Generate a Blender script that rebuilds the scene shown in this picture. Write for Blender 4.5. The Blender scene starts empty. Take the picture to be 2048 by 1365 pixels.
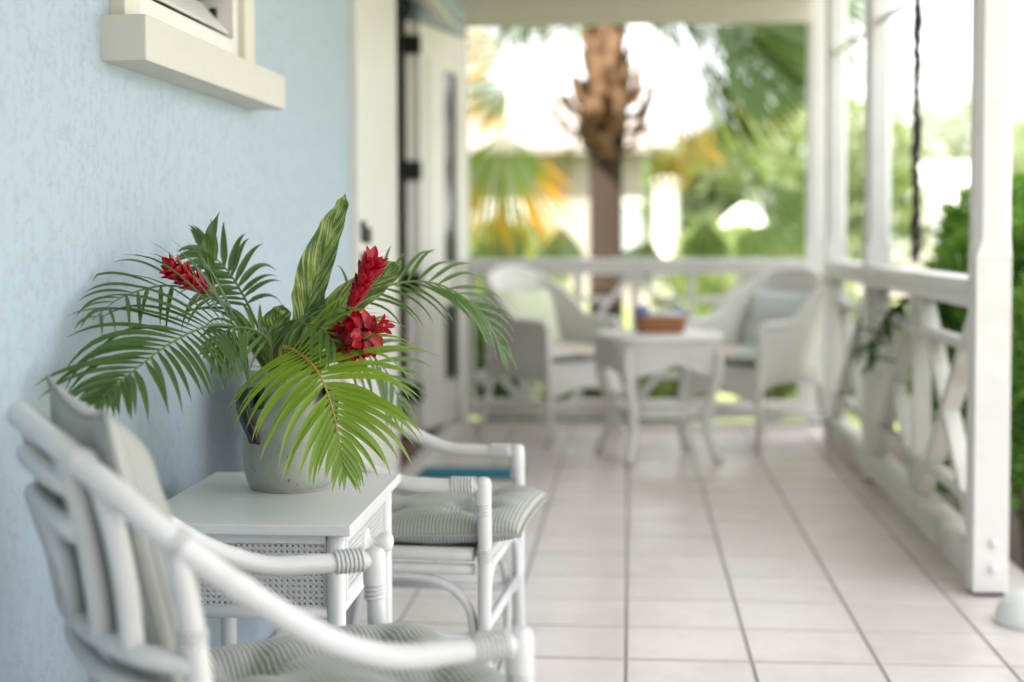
import bpy, bmesh, math, random
from mathutils import Vector, Matrix, noise
R = math.radians
PI = math.pi
rnd = random.Random(7)
scene = bpy.context.scene
C = scene.collection

# ------------------------------------------------------------------ camera
F_PX, HORIZON = 2950.0, 470.0                     # focal length / horizon in the 2048 px wide photograph
YAW, PITCH, ROLL, EYE = R(4.61), R(2.5), R(0.2), 1.12
fwd = Vector((-math.sin(YAW) * math.cos(PITCH), math.cos(YAW) * math.cos(PITCH), -math.sin(PITCH)))
rgt = Vector((math.cos(YAW), math.sin(YAW), 0))
upv = rgt.cross(fwd)
RT = rgt * math.cos(ROLL) - upv * math.sin(ROLL)
UP = upv * math.cos(ROLL) + rgt * math.sin(ROLL)
CAM = Vector((0, 0, EYE))
SH = -((682.5 - HORIZON) - F_PX * math.tan(PITCH)) / F_PX
cam_data = bpy.data.cameras.new('camera')
cam = bpy.data.objects.new('camera', cam_data)
C.objects.link(cam)
cam.matrix_world = Matrix(((RT.x, UP.x, -fwd.x, 0), (RT.y, UP.y, -fwd.y, 0), (RT.z, UP.z, -fwd.z, EYE), (0, 0, 0, 1)))
cam_data.sensor_width = 36
cam_data.lens = 36 * F_PX / 2048
cam_data.shift_y = SH * F_PX / 2048
cam_data.clip_start = 0.05
cam_data.clip_end = 2000
cam_data.dof.use_dof = True
cam_data.dof.focus_distance = 2.86
cam_data.dof.aperture_fstop = 1.6
scene.camera = cam

def at(x, y, d):
    """world point seen at pixel (x, y) of the photograph, d metres along the optical axis"""
    return CAM + (fwd + RT * ((x - 1024) / F_PX) + UP * ((682.5 - y) / F_PX + SH)) * d

# ------------------------------------------------------------------ world, sun, exposure
SUN_EL, SUN_AZ = R(60), R(198)                    # azimuth measured from +Y towards +X: behind the camera, over the house
world = bpy.data.worlds.new('World')
scene.world = world
world.use_nodes = True
wn = world.node_tree.nodes; wl = world.node_tree.links
wn.clear()
w_out = wn.new('ShaderNodeOutputWorld'); w_bg = wn.new('ShaderNodeBackground'); w_bg.inputs['Strength'].default_value = 0.105
w_sky = wn.new('ShaderNodeTexSky'); w_sky.sky_type = 'NISHITA'; w_sky.sun_disc = False
w_sky.sun_elevation = SUN_EL; w_sky.sun_rotation = SUN_AZ; w_sky.dust_density = 1.6; w_sky.air_density = 1.0; w_sky.ozone_density = 1.0
w_tc = wn.new('ShaderNodeTexCoord'); w_map = wn.new('ShaderNodeMapping'); w_map.inputs['Scale'].default_value = (1, 1, 2.6)
w_no = wn.new('ShaderNodeTexNoise'); w_no.inputs['Scale'].default_value = 2.2; w_no.inputs['Detail'].default_value = 6
w_rmp = wn.new('ShaderNodeMapRange'); w_rmp.inputs['From Min'].default_value = 0.3; w_rmp.inputs['From Max'].default_value = 0.62
w_rmp.inputs['To Min'].default_value = 0.6; w_rmp.inputs['To Max'].default_value = 0.95
w_mix = wn.new('ShaderNodeMix'); w_mix.data_type = 'RGBA'; w_mix.inputs['B'].default_value = (7.5, 7.45, 7.55, 1)
wl.new(w_tc.outputs['Generated'], w_map.inputs['Vector']); wl.new(w_map.outputs['Vector'], w_no.inputs['Vector'])
wl.new(w_no.outputs['Fac'], w_rmp.inputs['Value']); wl.new(w_rmp.outputs['Result'], w_mix.inputs['Factor'])
wl.new(w_sky.outputs['Color'], w_mix.inputs['A']); wl.new(w_mix.outputs['Result'], w_bg.inputs['Color'])
wl.new(w_bg.outputs['Background'], w_out.inputs['Surface'])
sun_data = bpy.data.lights.new('sun', 'SUN'); sun_data.energy = 4.6; sun_data.angle = R(1.5); sun_data.color = (1.0, 0.95, 0.86)
sun = bpy.data.objects.new('sun', sun_data); C.objects.link(sun)
to_sun = Vector((math.sin(SUN_AZ) * math.cos(SUN_EL), math.cos(SUN_AZ) * math.cos(SUN_EL), math.sin(SUN_EL)))
sun.rotation_euler = to_sun.to_track_quat('Z', 'Y').to_euler()
sun.location = (0, 0, 20)
scene.view_settings.view_transform = 'Standard'
scene.view_settings.look = 'None'
scene.view_settings.gamma = 1
scene.view_settings.exposure = 2.14
scene.render.engine = 'CYCLES'
scene.cycles.use_denoising = True
scene.cycles.use_adaptive_sampling = True
scene.cycles.adaptive_threshold = 0.02
scene.cycles.max_bounces = 7
scene.cycles.diffuse_bounces = 4
scene.cycles.transparent_max_bounces = 4

# ------------------------------------------------------------------ materials
MATS = {}
class NT:
    """small node-tree helper"""
    def __init__(s, name):
        m = bpy.data.materials.new(name); m.use_nodes = True
        s.m = m; s.t = m.node_tree; s.n = s.t.nodes; s.l = s.t.links
        s.b = s.n['Principled BSDF']; s.out = s.n['Material Output']
        MATS[name] = m
    def new(s, typ, **kw):
        nd = s.n.new(typ)
        for k, v in kw.items(): setattr(nd, k, v)
        return nd
    def set(s, **kw):
        for k, v in kw.items(): s.b.inputs[k.replace('_', ' ')].default_value = v
    def coord(s, kind='Object', scale=(1, 1, 1), rot=(0, 0, 0)):
        tc = s.new('ShaderNodeTexCoord'); mp = s.new('ShaderNodeMapping')
        mp.inputs['Scale'].default_value = scale; mp.inputs['Rotation'].default_value = rot
        s.l.new(tc.outputs[kind], mp.inputs['Vector']); return mp.outputs['Vector']
    def noise(s, vec, scale, detail=4, rough=0.55, dist=0):
        nd = s.new('ShaderNodeTexNoise'); nd.inputs['Scale'].default_value = scale; nd.inputs['Detail'].default_value = detail
        nd.inputs['Roughness'].default_value = rough; nd.inputs['Distortion'].default_value = dist
        s.l.new(vec, nd.inputs['Vector']); return nd.outputs['Fac']
    def ramp(s, fac, stops):
        nd = s.new('ShaderNodeValToRGB'); cr = nd.color_ramp
        while len(cr.elements) < len(stops): cr.elements.new(0.5)
        for e, (p, c) in zip(cr.elements, stops): e.position = p; e.color = (*c, 1) if len(c) == 3 else c
        s.l.new(fac, nd.inputs['Fac']); return nd.outputs['Color']
    def math(s, op, a, b=None, c=None):
        nd = s.new('ShaderNodeMath', operation=op)
        for i, v in enumerate((a, b, c)):
            if v is None: continue
            if isinstance(v, (int, float)): nd.inputs[i].default_value = v
            else: s.l.new(v, nd.inputs[i])
        return nd.outputs[0]
    def mix(s, fac, a, b, mode='MIX'):
        nd = s.new('ShaderNodeMix', data_type='RGBA', blend_type=mode)
        for k, v in (('Factor', fac), ('A', a), ('B', b)):
            if isinstance(v, (int, float)): nd.inputs[k].default_value = v
            elif isinstance(v, tuple): nd.inputs[k].default_value = (*v, 1)
            else: s.l.new(v, nd.inputs[k])
        return nd.outputs['Result']
    def col(s, c):
        if isinstance(c, tuple): s.b.inputs['Base Color'].default_value = (*c, 1)
        else: s.l.new(c, s.b.inputs['Base Color'])
    def bump(s, h, strength=0.3, dist=0.01):
        nd = s.new('ShaderNodeBump'); nd.inputs['Strength'].default_value = strength; nd.inputs['Distance'].default_value = dist
        s.l.new(h, nd.inputs['Height']); s.l.new(nd.outputs['Normal'], s.b.inputs['Normal']); return nd

def stucco(name, base, dark, scale=1.0):
    t = NT(name); v = t.coord('Object', (1, 1, 0.72)); v1 = t.coord('Object', (1, 1, 1))
    wob = t.noise(v, 70 * scale, 2, 0.5, 1.6)
    rid = t.math('ABSOLUTE', t.math('SUBTRACT', wob, 0.5))
    line = t.math('SUBTRACT', 1, t.math('MINIMUM', t.math('MULTIPLY', rid, 60), 1))      # thin dragged worm tracks
    wob2 = t.noise(v, 130 * scale, 1, 0.5, 1.2)
    line2 = t.math('SUBTRACT', 1, t.math('MINIMUM', t.math('MULTIPLY', t.math('ABSOLUTE', t.math('SUBTRACT', wob2, 0.54)), 45), 1))
    msk = t.math('MULTIPLY', t.math('MAXIMUM', t.math('SUBTRACT', t.noise(v, 50 * scale, 2), 0.48), 0), 9)
    msk = t.math('MINIMUM', msk, 1)
    groove = t.math('MULTIPLY', t.math('MAXIMUM', line, t.math('MULTIPLY', line2, 0.6)), msk)
    h = t.math('ADD', t.math('MULTIPLY', groove, -1.0), t.math('MULTIPLY', t.noise(v1, 160, 2), 0.16))
    mott = t.noise(v1, 1.7, 3)
    c = t.mix(mott, base, tuple(x * 0.93 for x in base))
    c = t.mix(t.math('MULTIPLY', groove, 0.22 if dark else 0.0), c, dark or base)  # shade of the grooves painted in, on top of the bump
    t.col(c); t.set(Roughness=0.6); t.bump(h, 0.50 if dark else 0.35, 0.0030)
    return t
stucco('stucco_blue', (0.375, 0.465, 0.535), (0.20, 0.29, 0.37))
stucco('stucco_cream', (0.58, 0.57, 0.515), None, 1.3)

def paint(name, base, rough=0.4, dirt=0.10, grain=0.15):
    t = NT(name); v = t.coord('Object'); n = t.noise(v, 4, 6, 0.65); n2 = t.noise(v, 40, 4)
    f = t.math('MULTIPLY', t.math('MAXIMUM', t.math('SUBTRACT', n, 0.48), 0), 4 * dirt)
    t.col(t.mix(f, base, tuple(x * k for x, k in zip(base, (0.72, 0.68, 0.60)))))
    t.set(Roughness=rough); t.bump(n2, grain, 0.002); return t
paint('white_paint', (0.70, 0.695, 0.68), 0.42, 0.35)
paint('weathered_white', (0.63, 0.62, 0.585), 0.5, 1.1)
paint('cream_paint', (0.62, 0.60, 0.52), 0.45, 0.2)
paint('trim_white', (0.66, 0.65, 0.61), 0.45, 0.2)
paint('rattan_white', (0.63, 0.633, 0.636), 0.34, 0.35, 0.22)
paint('table_white', (0.65, 0.66, 0.66), 0.33, 0.08, 0.05)
paint('ceiling_paint', (0.52, 0.49, 0.39), 0.6)
paint('plaster_white', (0.62, 0.60, 0.57), 0.7, 0.2)
paint('roof_pale', (0.62, 0.56, 0.52), 0.8, 0.3)
paint('roof_white', (0.34, 0.32, 0.315), 0.7, 0.1)
paint('plaster_beige', (0.27, 0.245, 0.215), 0.8, 0.3)
paint('roof_grey', (0.23, 0.20, 0.18), 0.8, 0.3)
paint('porcelain', (0.78, 0.79, 0.79), 0.25, 0.03, 0.03)
t = NT('tile'); v = t.coord('Object'); oi = t.new('ShaderNodeObjectInfo')
sh = t.new('ShaderNodeVectorMath', operation='ADD'); cv = t.new('ShaderNodeCombineXYZ')
t.l.new(t.math('MULTIPLY', oi.outputs['Random'], 37.0), cv.inputs[0]); t.l.new(t.math('MULTIPLY', oi.outputs['Random'], 91.0), cv.inputs[1])
t.l.new(v, sh.inputs[0]); t.l.new(cv.outputs[0], sh.inputs[1]); v = sh.outputs[0]
vein = t.math('ABSOLUTE', t.math('SUBTRACT', t.noise(v, 5, 6, 0.6, 1.2), 0.5))
vein = t.math('MULTIPLY', t.math('SUBTRACT', 1, t.math('MINIMUM', t.math('MULTIPLY', vein, 30), 1)), t.noise(v, 7, 3))
c = t.mix(t.noise(v, 9, 5), (0.67, 0.61, 0.595), (0.735, 0.69, 0.68))
c = t.mix(t.math('MULTIPLY', vein, 0.22), c, (0.40, 0.36, 0.34))
c = t.mix(t.math('MULTIPLY', oi.outputs['Random'], 0.35), c, (0.57, 0.525, 0.50))
geo = t.new('ShaderNodeNewGeometry'); dirt = t.ramp(t.noise(geo.outputs['Position'], 2.2, 6, 0.68), [(0.50, (0, 0, 0)), (0.78, (0.55, 0.55, 0.55))])
c = t.mix(dirt, c, (0.44, 0.38, 0.32)); sp_ = t.ramp(t.noise(geo.outputs['Position'], 26, 3, 0.7), [(0.70, (0, 0, 0)), (0.76, (0.5, 0.5, 0.5))]); c = t.mix(sp_, c, (0.40, 0.33, 0.28))
t.col(c); t.set(Roughness=0.34); t.b.inputs['Coat Weight'].default_value = 0.35; t.b.inputs['Coat Roughness'].default_value = 0.22; t.bump(t.noise(v, 60, 3), 0.12, 0.002)
t.l.new(t.math('ADD', 0.26, t.math('MULTIPLY', t.noise(v, 12, 4), 0.22)), t.b.inputs['Roughness'])
t = NT('grout'); v = t.coord('Object'); t.col(t.mix(t.noise(v, 30, 4), (0.25, 0.24, 0.22), (0.35, 0.335, 0.31))); t.set(Roughness=0.9)
t = NT('brown_floor'); v = t.coord('Object'); t.col(t.mix(t.noise(v, 8, 4), (0.17, 0.085, 0.065), (0.23, 0.12, 0.09))); t.set(Roughness=0.45)
t = NT('mat_teal'); v = t.coord('Object'); t.col(t.mix(t.noise(v, 120, 2), (0.008, 0.16, 0.24), (0.018, 0.25, 0.35))); t.set(Roughness=0.95); t.bump(t.noise(v, 300, 2), 0.8, 0.004)
t = NT('mat_edge'); t.col((0.012, 0.05, 0.075)); t.set(Roughness=0.8)
t = NT('black_metal'); t.col((0.012, 0.012, 0.013)); t.set(Roughness=0.45, Metallic=0.3)
t = NT('dark_glass'); t.col((0.02, 0.022, 0.022)); t.set(Roughness=0.12)
t = NT('sky_reflect_glass'); t.col((0.30, 0.33, 0.34)); t.set(Roughness=0.1)  # grey base colour stands in for sky reflected in the panes
t = NT('dark_room'); t.col((0.32, 0.29, 0.25)); t.set(Roughness=0.9)
t = NT('bronze_chain'); v = t.coord('Object'); t.col(t.mix(t.noise(v, 30, 3), (0.02, 0.018, 0.016), (0.06, 0.05, 0.045))); t.set(Roughness=0.55, Metallic=0.5)

def fabric(name, axis, ca, cb, period=0.0086):
    t = NT(name); v = t.coord('UV')
    sx = t.new('ShaderNodeSeparateXYZ'); t.l.new(v, sx.inputs[0])
    w = t.math('SINE', t.math('MULTIPLY', sx.outputs[axis], 2 * PI / period))
    f = t.math('ADD', 0.5, t.math('MULTIPLY', t.math('MINIMUM', t.math('MAXIMUM', t.math('MULTIPLY', w, 2.2), -1), 1), 0.5))
    vo = t.coord('Object')
    c = t.mix(f, ca, cb); c = t.mix(t.math('MULTIPLY', t.noise(vo, 500, 2), 0.25), c, tuple(x * 0.7 for x in ca))
    t.col(c); t.set(Roughness=0.9); t.b.inputs['Sheen Weight'].default_value = 0.15
    h = t.math('ADD', t.math('MULTIPLY', w, 0.4), t.math('MULTIPLY', t.noise(vo, 35, 4), 1.2)); t.bump(h, 0.25, 0.003)
fabric('ticking', 0, (0.435, 0.44, 0.415), (0.185, 0.21, 0.192))
def plain(name, ca, cb, sc=20, rough=0.9, bump=0.3, bscale=200):
    t = NT(name); v = t.coord('Object'); t.col(t.mix(t.noise(v, sc, 4), ca, cb)); t.set(Roughness=rough); t.bump(t.noise(v, bscale, 3), bump, 0.003); return t
plain('cushion_green', (0.62, 0.68, 0.47), (0.70, 0.74, 0.56))
plain('cushion_blue', (0.56, 0.63, 0.64), (0.64, 0.69, 0.69))
t = NT('cushion_floral'); v = t.coord('Object'); n = t.noise(v, 14, 2)
t.col(t.ramp(n, [(0.35, (0.62, 0.66, 0.62)), (0.46, (0.30, 0.48, 0.50)), (0.55, (0.66, 0.66, 0.60)), (0.66, (0.70, 0.42, 0.28))])); t.set(Roughness=0.9)
def wicker(name, ca, cb, s=55):
    t = NT(name); v = t.coord('Object')
    w1 = t.new('ShaderNodeTexWave', wave_type='BANDS', bands_direction='Z'); w1.inputs['Scale'].default_value = s; w1.inputs['Distortion'].default_value = 1.5; t.l.new(v, w1.inputs['Vector'])
    w2 = t.new('ShaderNodeTexWave', wave_type='BANDS', bands_direction='DIAGONAL'); w2.inputs['Scale'].default_value = s * 0.35; w2.inputs['Distortion'].default_value = 1.0; t.l.new(v, w2.inputs['Vector'])
    h = t.math('MULTIPLY', w1.outputs['Fac'], w2.outputs['Fac'])
    t.col(t.mix(t.noise(v, 25, 3), ca, cb)); t.set(Roughness=0.5); t.bump(h, 0.45, 0.006)
wicker('wicker_white', (0.82, 0.81, 0.785), (0.76, 0.745, 0.715))
wicker('wicker_brown', (0.33, 0.13, 0.055), (0.42, 0.19, 0.08), 40)

t = NT('pot_glaze'); v = t.coord('Object')
c = t.mix(t.ramp(t.noise(v, 7, 6, 0.65), [(0.32, (0, 0, 0)), (0.68, (1, 1, 1))]), (0.22, 0.245, 0.21), (0.42, 0.43, 0.39))
c = t.mix(t.ramp(t.noise(v, 16, 3), [(0.5, (0, 0, 0)), (0.75, (0.6, 0.6, 0.6))]), c, (0.22, 0.265, 0.225))
pit = t.ramp(t.noise(v, 70, 3, 0.7), [(0.34, (1, 1, 1)), (0.39, (0, 0, 0))])
pm = t.ramp(t.noise(v, 9, 2), [(0.50, (0, 0, 0)), (0.56, (1, 1, 1))])
pf = t.math('MULTIPLY', pit, pm)
t.col(t.mix(pf, c, (0.08, 0.075, 0.06))); t.set(Roughness=0.28); t.bump(t.math('SUBTRACT', t.math('MULTIPLY', t.noise(v, 14, 3), 0.5), pf), 0.5, 0.004)
t = NT('black_glaze'); t.col((0.012, 0.010, 0.010)); t.set(Roughness=0.22)
t = NT('pot_foot'); t.col((0.42, 0.37, 0.28)); t.set(Roughness=0.85)

def leafmat(name, c1, c2, trans=0.25, rough=0.38, uvtip=None, vein=True, sc=6):
    t = NT(name); v = t.coord('Object'); oi = t.new('ShaderNodeObjectInfo')
    c = t.mix(t.noise(v, sc, 4), c1, c2)
    c = t.mix(t.math('MULTIPLY', oi.outputs['Random'], 0.4), c, tuple(0.6 * x for x in c1))
    if uvtip:
        uv = t.coord('UV'); sx = t.new('ShaderNodeSeparateXYZ'); t.l.new(uv, sx.inputs[0])
        c = t.mix(t.ramp(sx.outputs[1], uvtip[0]), c, uvtip[1])
    if vein:
        uv = t.coord('UV'); sx = t.new('ShaderNodeSeparateXYZ'); t.l.new(uv, sx.inputs[0])
        w = t.math('SINE', t.math('MULTIPLY', sx.outputs[0], 50)); t.bump(w, 0.12, 0.001)
    t.col(c); t.set(Roughness=rough)
    if name.startswith('fan'): t.b.inputs['Specular IOR Level'].default_value = 0.12
    tr = t.new('ShaderNodeBsdfTranslucent'); mx = t.new('ShaderNodeMixShader'); mx.inputs[0].default_value = trans
    br = t.mix(0.55, c, (0.35, 0.55, 0.04)); t.l.new(br, tr.inputs['Color'])
    t.l.new(t.b.outputs[0], mx.inputs[1]); t.l.new(tr.outputs[0], mx.inputs[2]); t.l.new(mx.outputs[0], t.out.inputs['Surface'])
    return t
tip = [(0.80, (0, 0, 0)), (1.0, (0.75, 0.75, 0.75))]
leafmat('frond_dark', (0.030, 0.080, 0.022), (0.050, 0.115, 0.030), 0.20, 0.33)
leafmat('frond_mid', (0.055, 0.125, 0.028), (0.080, 0.165, 0.040), 0.25, 0.33, (tip, (0.22, 0.24, 0.05)))
leafmat('frond_bright', (0.155, 0.275, 0.012), (0.215, 0.335, 0.022), 0.32, 0.30, (tip, (0.35, 0.28, 0.05)))
leafmat('leaf_green', (0.030, 0.085, 0.018), (0.055, 0.130, 0.030), 0.22, 0.4)
leafmat('hedge_leaf', (0.055, 0.17, 0.022), (0.16, 0.35, 0.055), 0.35, 0.38, None, False, 3)
leafmat('shrub_dark', (0.022, 0.070, 0.018), (0.045, 0.110, 0.025), 0.25, 0.45, None, False, 3)
leafmat('shrub_light', (0.10, 0.14, 0.04), (0.40, 0.44, 0.18), 0.4, 0.45, None, False, 7)
leafmat('tree_leaf', (0.05, 0.075, 0.03), (0.42, 0.45, 0.28), 0.4, 0.5, None, False, 4)  # wide dark-to-pale tones imitate gaps and highlights in the crown
leafmat('tree_leaf_warm', (0.10, 0.11, 0.04), (0.48, 0.46, 0.26), 0.4, 0.5, None, False, 4)
leafmat('fan_green', (0.022, 0.040, 0.018), (0.042, 0.066, 0.028), 0.25, 0.4, ([(0.86, (0, 0, 0)), (1.0, (0.6, 0.6, 0.6))], (0.25, 0.18, 0.03)))
leafmat('fan_yellow', (0.050, 0.090, 0.022), (0.085, 0.13, 0.035), 0.35, 0.4, ([(0.46, (0, 0, 0)), (0.75, (1, 1, 1))], (0.42, 0.17, 0.008)))
leafmat('fan_gold', (0.12, 0.10, 0.025), (0.22, 0.14, 0.03), 0.25, 0.5, ([(0.3, (0, 0, 0)), (0.8, (1, 1, 1))], (0.36, 0.17, 0.02)))
leafmat('rachis_green', (0.10, 0.16, 0.03), (0.14, 0.20, 0.04), 0.05, 0.4, None, False)
leafmat('rachis_gold', (0.42, 0.27, 0.03), (0.50, 0.33, 0.05), 0.05, 0.4, None, False)
t = NT('bract'); uv = t.coord('UV'); sx = t.new('ShaderNodeSeparateXYZ'); t.l.new(uv, sx.inputs[0]); oi = t.new('ShaderNodeObjectInfo')
c = t.mix(sx.outputs[1], (0.20, 0.001, 0.012), (0.56, 0.003, 0.026)); c = t.mix(t.math('MULTIPLY', oi.outputs['Random'], 0.5), c, (0.28, 0.001, 0.014))
t.col(c); t.set(Roughness=0.32); t.b.inputs['Subsurface Weight'].default_value = 0.0
tr = t.new('ShaderNodeBsdfTranslucent'); mx = t.new('ShaderNodeMixShader'); mx.inputs[0].default_value = 0.22; tr.inputs['Color'].default_value = (0.55, 0.006, 0.012, 1)
t.l.new(t.b.outputs[0], mx.inputs[1]); t.l.new(tr.outputs[0], mx.inputs[2]); t.l.new(mx.outputs[0], t.out.inputs['Surface'])
t = NT('bract_base'); t.col((0.34, 0.02, 0.02)); t.set(Roughness=0.4)
t = NT('fleck_white'); t.col((0.80, 0.80, 0.74)); t.set(Roughness=0.6)
t = NT('petal_cream'); t.col((0.74, 0.68, 0.44)); t.set(Roughness=0.6)
t = NT('cloth_blue'); t.col((0.20, 0.27, 0.58)); t.set(Roughness=0.9)
t = NT('cloth_white'); t.col((0.75, 0.76, 0.78)); t.set(Roughness=0.9)
# variegated ginger leaf: yellow streaks running from the midrib out along the veins
t = NT('variegated'); uv = t.coord('UV'); sx = t.new('ShaderNodeSeparateXYZ'); t.l.new(uv, sx.inputs[0])
au = t.math('ABSOLUTE', sx.outputs[0])
q = t.math('SUBTRACT', sx.outputs[1], t.math('MULTIPLY', au, 0.30))
cx = t.new('ShaderNodeCombineXYZ'); t.l.new(t.math('MULTIPLY', q, 15.0), cx.inputs[0]); t.l.new(t.math('MULTIPLY', sx.outputs[0], 0.7), cx.inputs[1])
oi = t.new('ShaderNodeObjectInfo'); t.l.new(t.math('MULTIPLY', oi.outputs['Random'], 20), cx.inputs[2])
nn = t.noise(cx.outputs[0], 2.6, 3, 0.6)
f = t.ramp(nn, [(0.50, (0, 0, 0)), (0.60, (1, 1, 1))])
rib = t.ramp(au, [(0.03, (1, 1, 1)), (0.07, (0, 0, 0))])
c = t.mix(f, (0.055, 0.125, 0.030), (0.34, 0.40, 0.09)); c = t.mix(t.math('MULTIPLY', rib, 0.7), c, (0.34, 0.42, 0.12))
t.col(c); t.set(Roughness=0.35)
tr = t.new('ShaderNodeBsdfTranslucent'); mx = t.new('ShaderNodeMixShader'); mx.inputs[0].default_value = 0.25; t.l.new(c, tr.inputs['Color'])
t.l.new(t.b.outputs[0], mx.inputs[1]); t.l.new(tr.outputs[0], mx.inputs[2]); t.l.new(mx.outputs[0], t.out.inputs['Surface'])
t = NT('palm_bark'); v = t.coord('Object', (1, 1, 5)); n = t.noise(v, 9, 5, 0.7)
t.col(t.mix(n, (0.018, 0.010, 0.005), (0.056, 0.032, 0.016))); t.set(Roughness=0.9); t.bump(n, 0.9, 0.03)
t = NT('palm_boot'); v = t.coord('Object', (1, 1, 0.4)); n = t.noise(v, 18, 5, 0.7)
t.col(t.mix(n, (0.085, 0.044, 0.020), (0.27, 0.155, 0.080))); t.set(Roughness=0.85); t.bump(n, 0.5, 0.01)
t = NT('cavity_shade'); v = t.coord('Object', (8, 1, 8)); t.col(t.mix(t.noise(v, 12, 4), (0.56, 0.54, 0.50), (0.62, 0.60, 0.56))); t.set(Roughness=0.8)  # shade behind the cane holes put into the drawer box colour
t = NT('bark'); v = t.coord('Object', (1, 1, 0.3)); n = t.noise(v, 12, 5, 0.7)
t.col(t.mix(n, (0.08, 0.06, 0.045), (0.18, 0.14, 0.10))); t.set(Roughness=0.95); t.bump(n, 0.8, 0.02)
t = NT('grass'); v = t.coord('Object'); n = t.noise(v, 0.7, 6, 0.65); n2 = t.noise(v, 25, 4)
c = t.mix(n, (0.13, 0.19, 0.045), (0.27, 0.29, 0.09)); t.col(t.mix(t.math('MULTIPLY', n2, 0.6), c, (0.09, 0.13, 0.03))); t.set(Roughness=0.95); t.bump(n2, 1.0, 0.05)
t = NT('concrete'); v = t.coord('Object'); t.col(t.mix(t.noise(v, 3, 6, 0.65), (0.44, 0.41, 0.36), (0.56, 0.53, 0.47))); t.set(Roughness=0.9); t.bump(t.noise(v, 60, 4), 0.4, 0.01)
t = NT('soil'); v = t.coord('Object'); t.col(t.mix(t.noise(v, 12, 5), (0.05, 0.035, 0.022), (0.10, 0.07, 0.045))); t.set(Roughness=1.0); t.bump(t.noise(v, 30, 5), 1.0, 0.03)

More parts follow.
